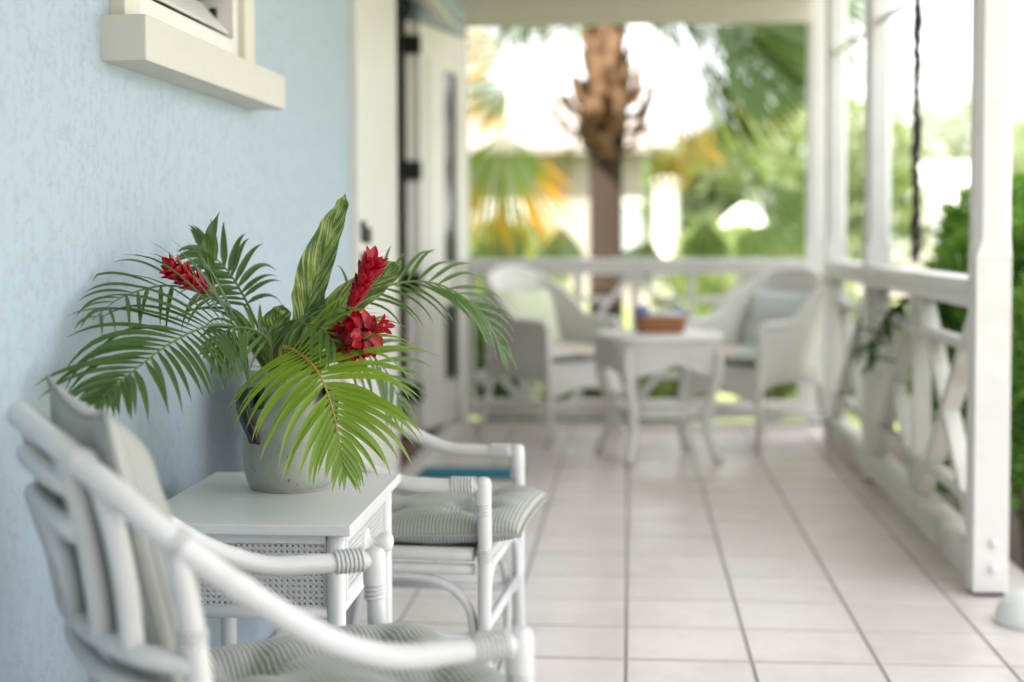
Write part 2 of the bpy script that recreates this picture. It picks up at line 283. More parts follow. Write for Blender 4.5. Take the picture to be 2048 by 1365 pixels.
# ------------------------------------------------------------------ mesh helpers
class MB:
    def __init__(s): s.v = []; s.f = []; s.uv = {}; s.sm = []
    def quadstrip(s): pass
    def add(s, verts, faces, smooth=False, uvs=None):
        o = len(s.v); s.v += [tuple(p) for p in verts]
        for i, fc in enumerate(faces):
            s.f.append(tuple(o + k for k in fc)); s.sm.append(smooth)
            if uvs is not None: s.uv[len(s.f) - 1] = [uvs[k] for k in fc]
        return s
    def box(s, a, b, M=None):
        (x0, y0, z0), (x1, y1, z1) = a, b
        vs = [Vector(p) for p in ((x0, y0, z0), (x1, y0, z0), (x1, y1, z0), (x0, y1, z0), (x0, y0, z1), (x1, y0, z1), (x1, y1, z1), (x0, y1, z1))]
        if M: vs = [M @ p for p in vs]
        return s.add(vs, [(0, 3, 2, 1), (4, 5, 6, 7), (0, 1, 5, 4), (1, 2, 6, 5), (2, 3, 7, 6), (3, 0, 4, 7)])
    def bar(s, p, q, w, h, upd=(0, 0, 1)):
        """rectangular bar from p to q, w across, h along the up direction"""
        p = Vector(p); q = Vector(q); d = (q - p); L = d.length; d /= L
        sd = d.cross(Vector(upd)).normalized(); u = sd.cross(d)
        M = Matrix(((sd.x, d.x, u.x, p.x), (sd.y, d.y, u.y, p.y), (sd.z, d.z, u.z, p.z), (0, 0, 0, 1)))
        return s.box((-w / 2, 0, -h / 2), (w / 2, L, h / 2), M)
    def tube(s, pts, r, seg=12, caps=True, closed=False):
        pts = [Vector(p) for p in pts]; n = len(pts)
        rr = r if isinstance(r, (list, tuple)) else [r] * n
        T = []
        for i in range(n):
            a = pts[(i - 1) % n] if (closed or i > 0) else pts[i]; b = pts[(i + 1) % n] if (closed or i < n - 1) else pts[i]
            T.append((b - a).normalized())
        ref = Vector((0, 0, 1)) if abs(T[0].z) < 0.9 else Vector((1, 0, 0))
        nrm = (ref - T[0] * ref.dot(T[0])).normalized(); vs = []
        for i in range(n):
            nrm = (nrm - T[i] * nrm.dot(T[i])).normalized(); bn = T[i].cross(nrm)
            for k in range(seg):
                a = 2 * PI * k / seg; vs.append(pts[i] + (nrm * math.cos(a) + bn * math.sin(a)) * rr[i])
        fs = []
        for i in range(n if closed else n - 1):
            j = (i + 1) % n
            for k in range(seg): k2 = (k + 1) % seg; fs.append((i * seg + k, i * seg + k2, j * seg + k2, j * seg + k))
        s.add(vs, fs, True)
        if caps and not closed:
            o = len(s.v) - n * seg
            s.f.append(tuple(o + k for k in range(seg))[::-1]); s.sm.append(False)
            s.f.append(tuple(o + (n - 1) * seg + k for k in range(seg))); s.sm.append(False)
        return s
    def lathe(s, prof, seg=32, M=None, sq=None):
        """profile of (radius, z); sq = superellipse exponent for squarish plans"""
        vs = []
        for (r, z) in prof:
            for k in range(seg):
                a = 2 * PI * k / seg; cx, cy = math.cos(a), math.sin(a); m = 1
                if sq: m = 1 / ((abs(cx) ** sq + abs(cy) ** sq) ** (1 / sq))
                p = Vector((r * m * cx, r * m * cy, z)); vs.append(M @ p if M else p)
        fs = []
        for i in range(len(prof) - 1):
            for k in range(seg): k2 = (k + 1) % seg; fs.append((i * seg + k, i * seg + k2, (i + 1) * seg + k2, (i + 1) * seg + k))
        return s.add(vs, fs, True)
    def grid(s, fn, nu, nv, smooth=True, uvfn=None, flip=False):
        vs = []; uv = []
        for i in range(nu + 1):
            for j in range(nv + 1):
                vs.append(fn(i / nu, j / nv)); uv.append(uvfn(i / nu, j / nv) if uvfn else (i / nu, j / nv))
        fs = []
        for i in range(nu):
            for j in range(nv):
                q = (i * (nv + 1) + j, (i + 1) * (nv + 1) + j, (i + 1) * (nv + 1) + j + 1, i * (nv + 1) + j + 1)
                fs.append(q[::-1] if flip else q)
        return s.add(vs, fs, smooth, uv)
    def mesh(s, name, mat, bevel=0, bseg=2):
        me = bpy.data.meshes.new(name); me.from_pydata(s.v, [], s.f)
        if s.uv:
            ul = me.uv_layers.new(name='UVMap')
            for p in me.polygons:
                us = s.uv.get(p.index)
                if us:
                    for li, u in zip(p.loop_indices, us): ul.data[li].uv = u
        if any(s.sm): me.polygons.foreach_set('use_smooth', s.sm)
        if bevel:
            bm = bmesh.new(); bm.from_mesh(me)
            bmesh.ops.remove_doubles(bm, verts=bm.verts, dist=1e-6)
            es = [e for e in bm.edges if len(e.link_faces) == 2 and e.calc_face_angle(0) > 0.6]
            bmesh.ops.bevel(bm, geom=es, offset=bevel, segments=bseg, affect='EDGES', profile=0.6, clamp_overlap=True)
            bm.to_mesh(me); bm.free()
        if mat: me.materials.append(MATS[mat])
        me.update(); return me
    def build(s, name, mat, parent=None, bevel=0, bseg=2, M=None):
        return link(name, s.mesh(name, mat, bevel, bseg), parent, M)

def link(name, data, parent=None, M=None):
    o = bpy.data.objects.new(name, data); C.objects.link(o)
    if parent: o.parent = parent
    if M is not None: o.matrix_local = M
    return o
def tag(o, label=None, cat=None, group=None, kind=None):
    if label: o['label'] = label
    if cat: o['category'] = cat
    if group: o['group'] = group
    if kind: o['kind'] = kind
    return o
def thing(name, label, cat, loc=(0, 0, 0), rz=0, group=None):
    o = bpy.data.objects.new(name, None); C.objects.link(o); o.empty_display_size = 0.1
    o.location = loc; o.rotation_euler = (0, 0, rz); return tag(o, label, cat, group)
def copy_tree(o, parent=None):
    c = o.copy(); C.objects.link(c); c.parent = parent
    for ch in o.children: copy_tree(ch, c)
    return c
def cr(pts, n=8):
    """Catmull-Rom through pts"""
    P = [Vector(p) for p in pts]; P = [2 * P[0] - P[1]] + P + [2 * P[-1] - P[-2]]; out = []
    for i in range(1, len(P) - 2):
        a, b, c, d = P[i - 1:i + 3]
        for k in range(n):
            u = k / n
            out.append(0.5 * ((2 * b) + (c - a) * u + (2 * a - 5 * b + 4 * c - d) * u * u + (3 * b - a - 3 * c + d) * u ** 3))
    out.append(P[-2]); return out
def T3(x, y, z): return Matrix.Translation((x, y, z))
def frame(p, x, z):
    """matrix with local Z along z and X near x"""
    z = Vector(z).normalized(); x = Vector(x); x = (x - z * x.dot(z)).normalized(); y = z.cross(x)
    return Matrix(((x.x, y.x, z.x, p[0]), (x.y, y.y, z.y, p[1]), (x.z, y.z, z.z, p[2]), (0, 0, 0, 1)))

# ------------------------------------------------------------------ ground and veranda floor
GZ = -0.36
g = MB(); g.add([(-300, -300, GZ), (300, -300, GZ), (300, 600, GZ), (-300, 600, GZ)], [(0, 1, 2, 3)])
tag(g.build('ground', 'grass'), kind='structure')
g = MB(); g.add([(1.42, -4, GZ + .004), (3.6, -4, GZ + .004), (3.6, 10.6, GZ + .004), (1.42, 10.6, GZ + .004)], [(0, 1, 2, 3)])
g.add([(-3, 8.9, GZ + .004), (1.2, 8.9, GZ + .004), (1.2, 10.9, GZ + .004), (-3, 10.9, GZ + .004)], [(0, 1, 2, 3)])
tag(g.build('flower_bed', 'soil'), kind='structure')
g = MB(); g.add([(3.0, -14, GZ + .008), (9.5, -14, GZ + .008), (9.5, 12.0, GZ + .008), (3.0, 12.0, GZ + .008)], [(0, 1, 2, 3)])  # pale slab added to bounce sunlight up into the veranda
tag(g.build('bounce_slab', 'concrete'), kind='structure')
WX = -1.008                                        # face of the house wall
TX, TY, X0, Y0 = 0.329, 0.3222, -0.014, 3.862
g = MB(); g.box((WX - 0.15, -2.4, GZ - .05), (1.30, 8.86, -0.0035))
floor = tag(g.build('floor', 'grout'), kind='structure')
gw = 0.0085
tl = MB(); gy = 0.0155; tl.box((gw / 2, gy / 2, -0.008), (TX - gw / 2, TY - gy / 2, 0.0))
tile_me = tl.mesh('tile', 'tile', bevel=0.0015, bseg=1)
rest = MB()
xs = [X0 + TX * i for i in range(-3, 4)]
for i, x in enumerate(xs):
    cut0 = max(x, WX + 0.002); cut1 = min(x + TX, 1.295)
    me_i = tile_me
    if cut0 > x + 1e-4 or cut1 < x + TX - 1e-4:
        m2 = MB(); m2.box((cut0 - x + gw / 2, gy / 2, -0.008), (cut1 - x - gw / 2, TY - gy / 2, 0.0)); me_i = m2.mesh('tile', 'tile', bevel=0.0015, bseg=1)
    for j in range(-19, 16):
        y = Y0 + TY * j
        y1 = min(y + TY, 8.855)
        if j >= -9 and y1 - y > TY - 0.01:
            o = link('tile', me_i, floor); o.location = (x, y, rnd.uniform(-0.0006, 0.0004)); o.rotation_euler = (rnd.uniform(-.0012, .0012), rnd.uniform(-.0012, .0012), 0)
        elif y1 - y > 0.02:
            rest.box((cut0 + gw / 2, y + gw / 2, -0.008), (cut1 - gw / 2, y1 - gw / 2, 0))
tag(rest.build('tile', 'tile', floor), kind='stuff')

# ------------------------------------------------------------------ house: wall, window, folding door, ceiling, roof
house = thing('house', 'light blue stucco house with cream window and veranda roof', 'house', (WX, 0, 0))
def hb(name, mb, mat, parent=None, bevel=0.0):
    o = mb.build(name, mat, parent or house, bevel); 
    if parent is None: o.matrix_local = T3(-WX, 0, 0)
    return o
WY0, WY1, DOOR0, DOOR1, CEIL = -2.4, 9.03, 5.40, 8.90, 2.66
win = (2.90, 3.74, 1.50, 2.40)                    # window opening y0 y1 z0 z1
w = MB(); TH = 0.16
def wall_piece(y0, y1, z0, z1): w.box((WX - TH, y0, z0), (WX, y1, z1))
# one sheet with the openings cut out
ys = [WY0, win[0], win[1], DOOR0 - 0.135, DOOR1 + 0.03, WY1]; zs = [-0.006, win[2], win[3], CEIL]
yy = [WY0, win[0], win[1], 5.265, 8.93, WY1]; zz = [-0.2, 1.50, 2.37, CEIL]
def solid(i, j):
    if i == 1 and j == 1: return False            # window
    if i == 3 and j in (0, 1): return False       # door
    return True
for i in range(5):
    for j in range(3):
        if solid(i, j):
            w.add([(WX, yy[i], zz[j]), (WX, yy[i + 1], zz[j]), (WX, yy[i + 1], zz[j + 1]), (WX, yy[i], zz[j + 1])], [(0, 1, 2, 3)])
            w.add([(WX - TH, yy[i], zz[j]), (WX - TH, yy[i + 1], zz[j]), (WX - TH, yy[i + 1], zz[j + 1]), (WX - TH, yy[i], zz[j + 1])], [(3, 2, 1, 0)])
for (a, b, c, d) in ((yy[1], yy[1], zz[1], zz[2]), (yy[2], yy[2], zz[1], zz[2]), (yy[3], yy[3], zz[0], zz[2]), (yy[4], yy[4], zz[0], zz[2]), (yy[5], yy[5], zz[0], zz[3])):
    w.add([(WX - TH, a, c), (WX, a, c), (WX, a, d), (WX - TH, a, d)], [(0, 1, 2, 3)])
for (a, b, z) in ((yy[1], yy[2], zz[1]), (yy[1], yy[2], zz[2]), (yy[3], yy[4], zz[2])):
    w.add([(WX - TH, a, z), (WX, a, z), (WX, b, z), (WX - TH, b, z)], [(0, 1, 2, 3)])
hb('wall', w, 'stucco_blue')
w = MB(); w.box((WX - TH, -2.6, -.2), (1.30, -2.405, CEIL - .002)); hb('light_block_wall', w, 'stucco_blue')  # unseen end wall, added to block light from behind the camera
# room behind the openings
w = MB(); rx = WX - TH - 0.004
for q in (((rx, -4, -.02), (rx - 3, -4, -.02), (rx - 3, -4, 2.6), (rx, -4, 2.6)), ((rx, 9.0, -.02), (rx - 3, 9.0, -.02), (rx - 3, 9.0, 2.6), (rx, 9.0, 2.6)),
          ((rx - 3, -4, -.02), (rx - 3, 9.0, -.02), (rx - 3, 9.0, 2.6), (rx - 3, -4, 2.6)), ((rx, -4, 2.6), (rx, 9.0, 2.6), (rx - 3, 9.0, 2.6), (rx - 3, -4, 2.6))):
    w.add(q, [(0, 1, 2, 3)])
hb('room_walls', w, 'dark_room')
w = MB(); w.box((rx - 3, -4, -.05), (WX - 0.02, 5.2, -.012)); w.box((rx - 3, 5.2, -.05), (WX - 0.075, 8.99, -.002)); hb('room_floor', w, 'brown_floor')
w = MB(); w.box((WX - 0.07, 5.27, -0.003), (WX + 0.02, 8.925, 0.012)); hb('threshold', w, 'white_paint', None, 0.003)
# window
wnd = bpy.data.objects.new('window', None); C.objects.link(wnd); wnd.parent = house; wnd.matrix_local = T3(-WX, 0, 0)
w = MB(); w.box((WX - 0.004, 2.763, 1.455), (WX + 0.088, 3.90, 1.543)); w.build('window_sill', 'stucco_cream', wnd, 0.004)
for (a, b) in (((WX - .002, 2.815, 1.545), (WX + 0.030, 2.905, 2.46)), ((WX - .002, 3.715, 1.545), (WX + 0.030, 3.81, 2.46)), ((WX - .002, 2.905, 2.37), (WX + 0.030, 3.715, 2.46)), ((WX - .002, 2.905, 1.545), (WX + 0.030, 3.715, 1.566))):
    w = MB(); w.box(a, b); w.build('casing', 'cream_paint', wnd, 0.004)
for (a, b) in (((WX - .075, 2.907, 1.567), (WX + 0.012, 2.952, 2.368)), ((WX - .075, 3.668, 1.567), (WX + 0.012, 3.713, 2.368)), ((WX - .075, 2.954, 1.567), (WX + 0.012, 3.666, 1.612))):
    w = MB(); w.box(a, b); w.build('sash', 'white_paint', wnd, 0.003)
sl = MB(); sl.box((-0.052, 2.956, -0.004), (0.052, 3.664, 0.004)); sl_me = sl.mesh('slat', 'white_paint', 0.002, 1)
for k in range(8):
    o = link('slat', sl_me, wnd); o.matrix_local = T3(WX - 0.035, 0, 1.665 + 0.092 * k) @ Matrix.Rotation(R(48), 4, 'Y')
for k in range(8):
    w = MB(); w.box((WX - 0.045, 3.650, 1.645 + .092 * k), (WX - 0.030, 3.668, 1.690 + .092 * k)); w.build('slat_clip', 'black_metal', wnd)
# door surround and the folded leaves
dr = bpy.data.objects.new('folding_door', None); C.objects.link(dr); dr.parent = house; dr.matrix_local = T3(-WX, 0, 0)
for (y0, y1, px, z1) in ((5.262, 5.345, 0.030, 2.44), (5.346, 5.375, 0.018, 2.40), (5.376, 5.47, 0.006, 2.37)):
    w = MB(); w.box((WX - 0.07, y0, 0.013), (WX + px, y1, z1)); w.build('casing', 'trim_white', dr, 0.004)
w = MB(); w.box((WX - 0.055, 5.472, 0.014), (WX - 0.012, 6.42, 2.335)); leaf0 = w.build('door_panel', 'trim_white', dr, 0.004)
for (z, h, dy, wd) in ((1.135, 0.075, 5.30, 0.04), (1.12, 0.06, 5.40, 0.05), (1.02, 0.075, 5.30, 0.045), (1.03, .02, 5.345, .06)):
    w = MB(); w.box((WX + 0.0, dy, z - h / 2), (WX + 0.045, dy + wd, z + h / 2)); w.build('latch', 'black_metal', dr, 0.004)
w = MB(); w.box((WX - 0.08, 8.905, 0.013), (WX + 0.022, 9.0, 2.44)); w.build('casing', 'trim_white', dr, 0.004)
w = MB(); w.box((WX - 0.10, 5.265, 2.345), (WX - 0.02, 8.90, 2.40)); w.build('head_casing', 'trim_white', dr, 0.003)
def leaf(p, q, panes=True):
    p = Vector(p); q = Vector(q); L = (q - p).length
    M = frame(p, q - p, (0, 0, 1)); H0, H1, t2 = 0.02, 2.30, 0.021
    root = bpy.data.objects.new('door_leaf', None); C.objects.link(root); root.parent = dr; root.matrix_local = M
    w = MB(); s = 0.40; s2 = 0.15
    w.box((0, -t2, H0), (s, t2, H1)); w.box((L - s2, -t2, H0), (L, t2, H1))
    for (a, b) in ((H0, 0.27), (0.71, 0.95), (2.07, H1)): w.box((s, -t2 + .001, a), (L - s2, t2 - .001, b))
    for xa in (.09, .13): w.box((xa, -t2 - .006, .2), (xa + .018, t2 + .006, 2.12))
    if not panes: w.box((s, -.012, .27), (L - s2, .012, 2.07))
    w.build('leaf_frame', 'trim_white', root, 0.003)
    for (a, b) in ((0.27, 0.71), (0.95, 2.07)) if panes else ():
        w = MB(); w.box((s, -0.004, a), (L - s2, 0.004, b)); w.build('pane', 'dark_glass', root)
    return root
leaf((-1.185, 8.135, 0), (-1.015, 8.895, 0))
leaf((-1.60, 8.72, 0), (-1.215, 8.10, 0), False)
for z in (0.245, 0.86, 1.475, 2.165):
    w = MB(); w.box((-0.055, -0.02, -0.052), (0.055, 0.024, 0.052)); w.build('hinge', 'black_metal', dr, 0.004, M=T3(-1.205, 8.085, z) @ Matrix.Rotation(R(4.6), 4, 'Z'))
w = MB(); w.bar((-1.70, 8.80, 2.50), (-1.195, 8.16, 2.50), 0.03, 0.36); w.bar((-1.18, 8.15, 2.50), (-1.02, 8.89, 2.50), 0.03, 0.36); hb('header', w, 'stucco_blue')
# ceiling, beams and roof
w = MB(); w.box((WX - 0.5, -2.4, CEIL), (1.30, 9.05, CEIL + 0.04)); hb('ceiling', w, 'ceiling_paint')
w = MB(); w.add([(-4.6, -5.6, 4.1), (1.38, -5.6, 2.72), (1.38, 9.12, 2.72), (-4.6, 9.12, 4.1), (-4.6, -5.6, 4.18), (1.38, -5.6, 2.80), (1.38, 9.12, 2.80), (-4.6, 9.12, 4.18)],
                [(0, 3, 2, 1), (4, 5, 6, 7), (0, 1, 5, 4), (1, 2, 6, 5), (2, 3, 7, 6), (3, 0, 4, 7)]); hb('roof', w, 'roof_pale')
w = MB(); w.box((1.05, -2.2, 2.53), (1.16, 8.90, CEIL - .002)); hb('beam', w, 'white_paint', None, 0.004)
w = MB(); w.box((WX + 0.002, 8.68, 2.475), (1.045, 8.80, CEIL - .002)); hb('beam', w, 'cream_paint', None, 0.004)
# fascia board with a small moulding under the back beam
w = MB(); w.box((WX + 0.03, 8.722, 2.345), (1.04, 8.748, 2.473)); hb('fascia', w, 'cream_paint', None, 0.003)
w = MB(); w.box((WX + 0.03, 8.706, 2.440), (1.04, 8.7215, 2.473)); w.box((WX + 0.03, 8.712, 2.345), (1.04, 8.7215, 2.362)); hb('fascia_moulding', w, 'cream_paint', None, 0.002)

# ------------------------------------------------------------------ posts and railings on the garden side
def post(label, x, y, rot=0):
    p = thing('veranda_post', label, 'post', (x, y, 0), rot, 'white veranda posts')
    s = 0.054
    m = MB(); m.box((-s, -s, 0.012), (s, s, 1.04)); m.build('base_block', 'white_paint', p, 0.004)
    # chamfered shaft
    ch = 0.020; oc = [(-s + ch, -s), (s - ch, -s), (s, -s + ch), (s, s - ch), (s - ch, s), (-s + ch, s), (-s, s - ch), (-s, -s + ch)]
    sq = [(-s, -s), (s, -s), (s, -s), (s, s), (s, s), (-s, s), (-s, s), (-s, -s)]
    m = MB(); vs = [(a, b, 1.04) for a, b in sq] + [(a, b, 1.10) for a, b in oc] + [(a, b, 2.528) for a, b in oc]
    m.add(vs, [(k, (k + 1) % 8, 8 + (k + 1) % 8, 8 + k) for k in range(8)] + [(8 + k, 8 + (k + 1) % 8, 16 + (k + 1) % 8, 16 + k) for k in range(8)]); m.build('shaft', 'white_paint', p)
    m = MB(); m.box((-s + .01, -s + .01, 0.0), (s - .01, s - .01, 0.0125)); m.build('foot', 'black_metal', p)
    for z in (0.165, 0.085):
        m = MB(); m.lathe([(0.0001, 0.007), (0.011, 0.006), (0.0125, 0.003), (0.0145, 0.001), (0.0175, 0.0035), (0.0195, 0.003), (0.020, -0.001)], 20, frame((0.008, -s, z), (1, 0, 0), (0, -1, 0))); m.build('bolt_plug', 'white_paint', p)
    return p
PX = 1.105
posts = [(PX, 4.66, 'white square post in front right with two round bolt plugs at its foot'), (PX, 6.76, 'white chamfered post between the hanging chain and the corner posts'),
         (PX, 8.13, 'white post just right of the corner post of the veranda'), (PX - 0.02, 8.80, 'white corner post where the two railings meet')]
for x, y, lb in posts: post(lb, x, y)
def railing(name, label, P0, P1, bays, pattern='X'):
    P0 = Vector(P0); P1 = Vector(P1); L = (P1 - P0).length
    r = thing(name, label, 'railing', P0, math.atan2((P1 - P0).y, (P1 - P0).x), 'white veranda railing sections')
    m = MB(); m.box((0.0, -0.062, 0.932), (L, 0.062, 0.977)); m.build('top_rail', 'white_paint', r, 0.006)
    m = MB(); m.box((0.0, -0.045, 0.885), (L, 0.045, 0.930)); m.build('under_rail', 'white_paint', r, 0.003)
    m = MB(); m.box((0.0, -0.052, 0.035), (L, 0.052, 0.135)); m.build('bottom_rail', 'weathered_white', r, 0.012, 3)
    bw = L / bays
    for k in range(bays + 1):
        x = min(max(k * bw, 0.022), L - 0.022)
        if 0 < k < bays or pattern == 'chip':
            m = MB(); m.box((x - 0.022, -0.034, 0.137), (x + 0.022, 0.034, 0.883)); m.build('baluster', 'weathered_white', r, 0.003)
    za, zb = 0.14, 0.882
    for k in range(bays):
        a = k * bw + 0.03; b = (k + 1) * bw - 0.03; mid = (a + b) / 2
        if pattern == 'X':
            m = MB(); m.bar((a + .02, 0, zb), (b - .02, 0, za), 0.058, 0.042, (0, 1, 0)); m.v = [tuple(v) for v in m.v]; m2 = MB(); 
            m2.bar((a + .02, 0, za), (b - .02, 0, zb), 0.054, 0.042, (0, 1, 0))
            # bars are square to the railing: swap so that the wide face looks along the rail
            m = MB(); m.bar((a + .02, 0, zb), (b - .02, 0, za), 0.042, 0.062, (0, 1, 0)); m.build('diagonal', 'weathered_white', r, 0.003)
            m2 = MB(); m2.bar((a + .02, 0.0012, za), (b - .02, 0.0012, zb), 0.042, 0.056, (0, 1, 0)); m2.build('diagonal', 'weathered_white', r, 0.003)
            for z in (0.755, 0.265):
                m = MB(); m.box((a + .02 , -0.027, z - 0.017), (b - .02, 0.027, z + 0.017)); m.build('crossbar', 'weathered_white', r, 0.003)
        else:
            up = (k % 2 == 0); s0, s1 = (b, a) if up else (a, b); q = s0 + (s1 - s0) * 0.62
            for (zz0, zz1) in ((0.872, 0.66), (0.15, 0.36)):
                m = MB(); m.bar((s0, 0, zz0), (q, 0, zz1), 0.036, 0.05, (0, 1, 0)); m.build('diagonal', 'white_paint', r, 0.003)
                zc = 0.735 if zz0 > .5 else 0.285; qa = s0 + (s1 - s0) * 0.45
                m = MB(); m.box((min(qa, s1), -0.022, zc - .018), (max(qa, s1), 0.022, zc + .018)); m.build('crossbar', 'white_paint', r, 0.003)
            m = MB(); m.box((q - 0.018, -0.021, 0.345), (q + 0.018, 0.021, 0.675)); m.build('upright', 'white_paint', r, 0.003)
    return r
railing('railing', 'white railing section beside the front right post, crossed diagonals', (PX, 4.716, 0), (PX, 6.704, 0), 2)
railing('railing', 'white railing section beyond the chain, ending at the corner', (PX, 6.816, 0), (PX, 8.074, 0), 1)
railing('railing', 'white lattice railing across the back behind the wicker chairs', (WX + 0.03, 8.76, 0), (PX - 0.08, 8.76, 0), 6, 'chip')
# thin rod between the posts
m = MB(); m.tube([(PX, 6.10, 2.045), (PX, 7.2, 2.07), (PX, 8.08, 2.09)], 0.013, 8)
tag(m.build('rod', 'white_paint'), 'thin white rod running level between post and hanging chain', 'rod')

# ------------------------------------------------------------------ hanging chain
ch = thing('hanging_chain', 'dark knotted hanging chain between the two right posts', 'chain', (PX + 0.05, 6.12, 0))
m = MB(); pp = [(0.002 * math.sin(i * 1.7), 0.002 * math.cos(i * 2.1), 1.02 + i * 0.04) for i in range(41)]; m.tube(pp, 0.007, 6); m.build('cord', 'bronze_chain', ch)
lk = MB(); lk.tube([(0.010 * math.cos(a), 0, 0.024 * math.sin(a)) for a in [2 * PI * k / 12 for k in range(12)]], 0.0045, 6, closed=True); lk_me = lk.mesh('chain_link', 'bronze_chain')
rr = random.Random(3)
for i in range(62):
    z = 1.03 + i * 0.0255
    big = 1.3 if (0 < (z - 1.03) % 0.42 < 0.16) else 1.0
    o = link('chain_link', lk_me, ch); o.matrix_local = T3(rr.uniform(-.003, .003) * big, rr.uniform(-.003, .003), z) @ Matrix.Rotation(i * 1.45 + rr.uniform(-.3, .3), 4, 'Z') @ Matrix.Rotation(rr.uniform(-.5, .5), 4, 'X') @ Matrix.Scale(big * rr.uniform(1.0, 1.45), 4)

# ------------------------------------------------------------------ white dome on the floor
m = MB(); m.lathe([(0.108, 0.0), (0.111, 0.006), (0.109, 0.022), (0.102, 0.042), (0.089, 0.064), (0.070, 0.082), (0.045, 0.095), (0.02, 0.101), (0.0005, 0.1025)], 40, T3(1.155, 4.30, 0.001))
tag(m.build('dome', 'porcelain'), 'smooth white dome on the floor tiles at the foot of the front post', 'dome')

# ------------------------------------------------------------------ door mat
dm = thing('doormat', 'teal doormat on the tiles in front of the open door', 'doormat', (-0.752, 6.83, 0.001))
m = MB(); m.box((-0.225, -0.125, 0.0), (0.225, 0.135, 0.010)); m.build('pile', 'mat_teal', dm, 0.003)
m = MB()
for (a, b) in (((-0.25, -0.15, 0), (0.25, -0.126, .007)), ((-0.25, 0.136, 0), (0.25, 0.16, .007)), ((-0.25, -0.126, 0), (-0.226, 0.136, .007)), ((0.226, -0.126, 0), (0.25, 0.136, .007))): m.box(a, b)
m.build('edging', 'mat_edge', dm)

# ------------------------------------------------------------------ rattan armchairs
RAD = 0.0165
def wraps(par, p, d, n, r, pitch=0.0066, wr=0.0028, mat='rattan_white'):
    """coil of cane binding round a pole at p along d"""
    p = Vector(p); d = Vector(d).normalized(); ref = Vector((0, 0, 1)) if abs(d.z) < .9 else Vector((1, 0, 0))
    a = (ref - d * ref.dot(d)).normalized(); b = d.cross(a); pts = []
    for k in range(n * 14 + 1):
        t = k / 14; an = 2 * PI * t; pts.append(p + d * (pitch * (t - n / 2)) + (a * math.cos(an) + b * math.sin(an)) * (r + 0.0008))
    mb = MB(); mb.tube(pts, wr, 6); mb.build('cane_binding', mat, par)
def rail_curve(halfpts):
    """(u, v, z) list for the near side, mirrored over v"""
    a = [Vector((u, -v, z)) for u, v, z in halfpts]; b = [Vector((u, v, z)) for u, v, z in halfpts[::-1]]
    return a + b[1:]
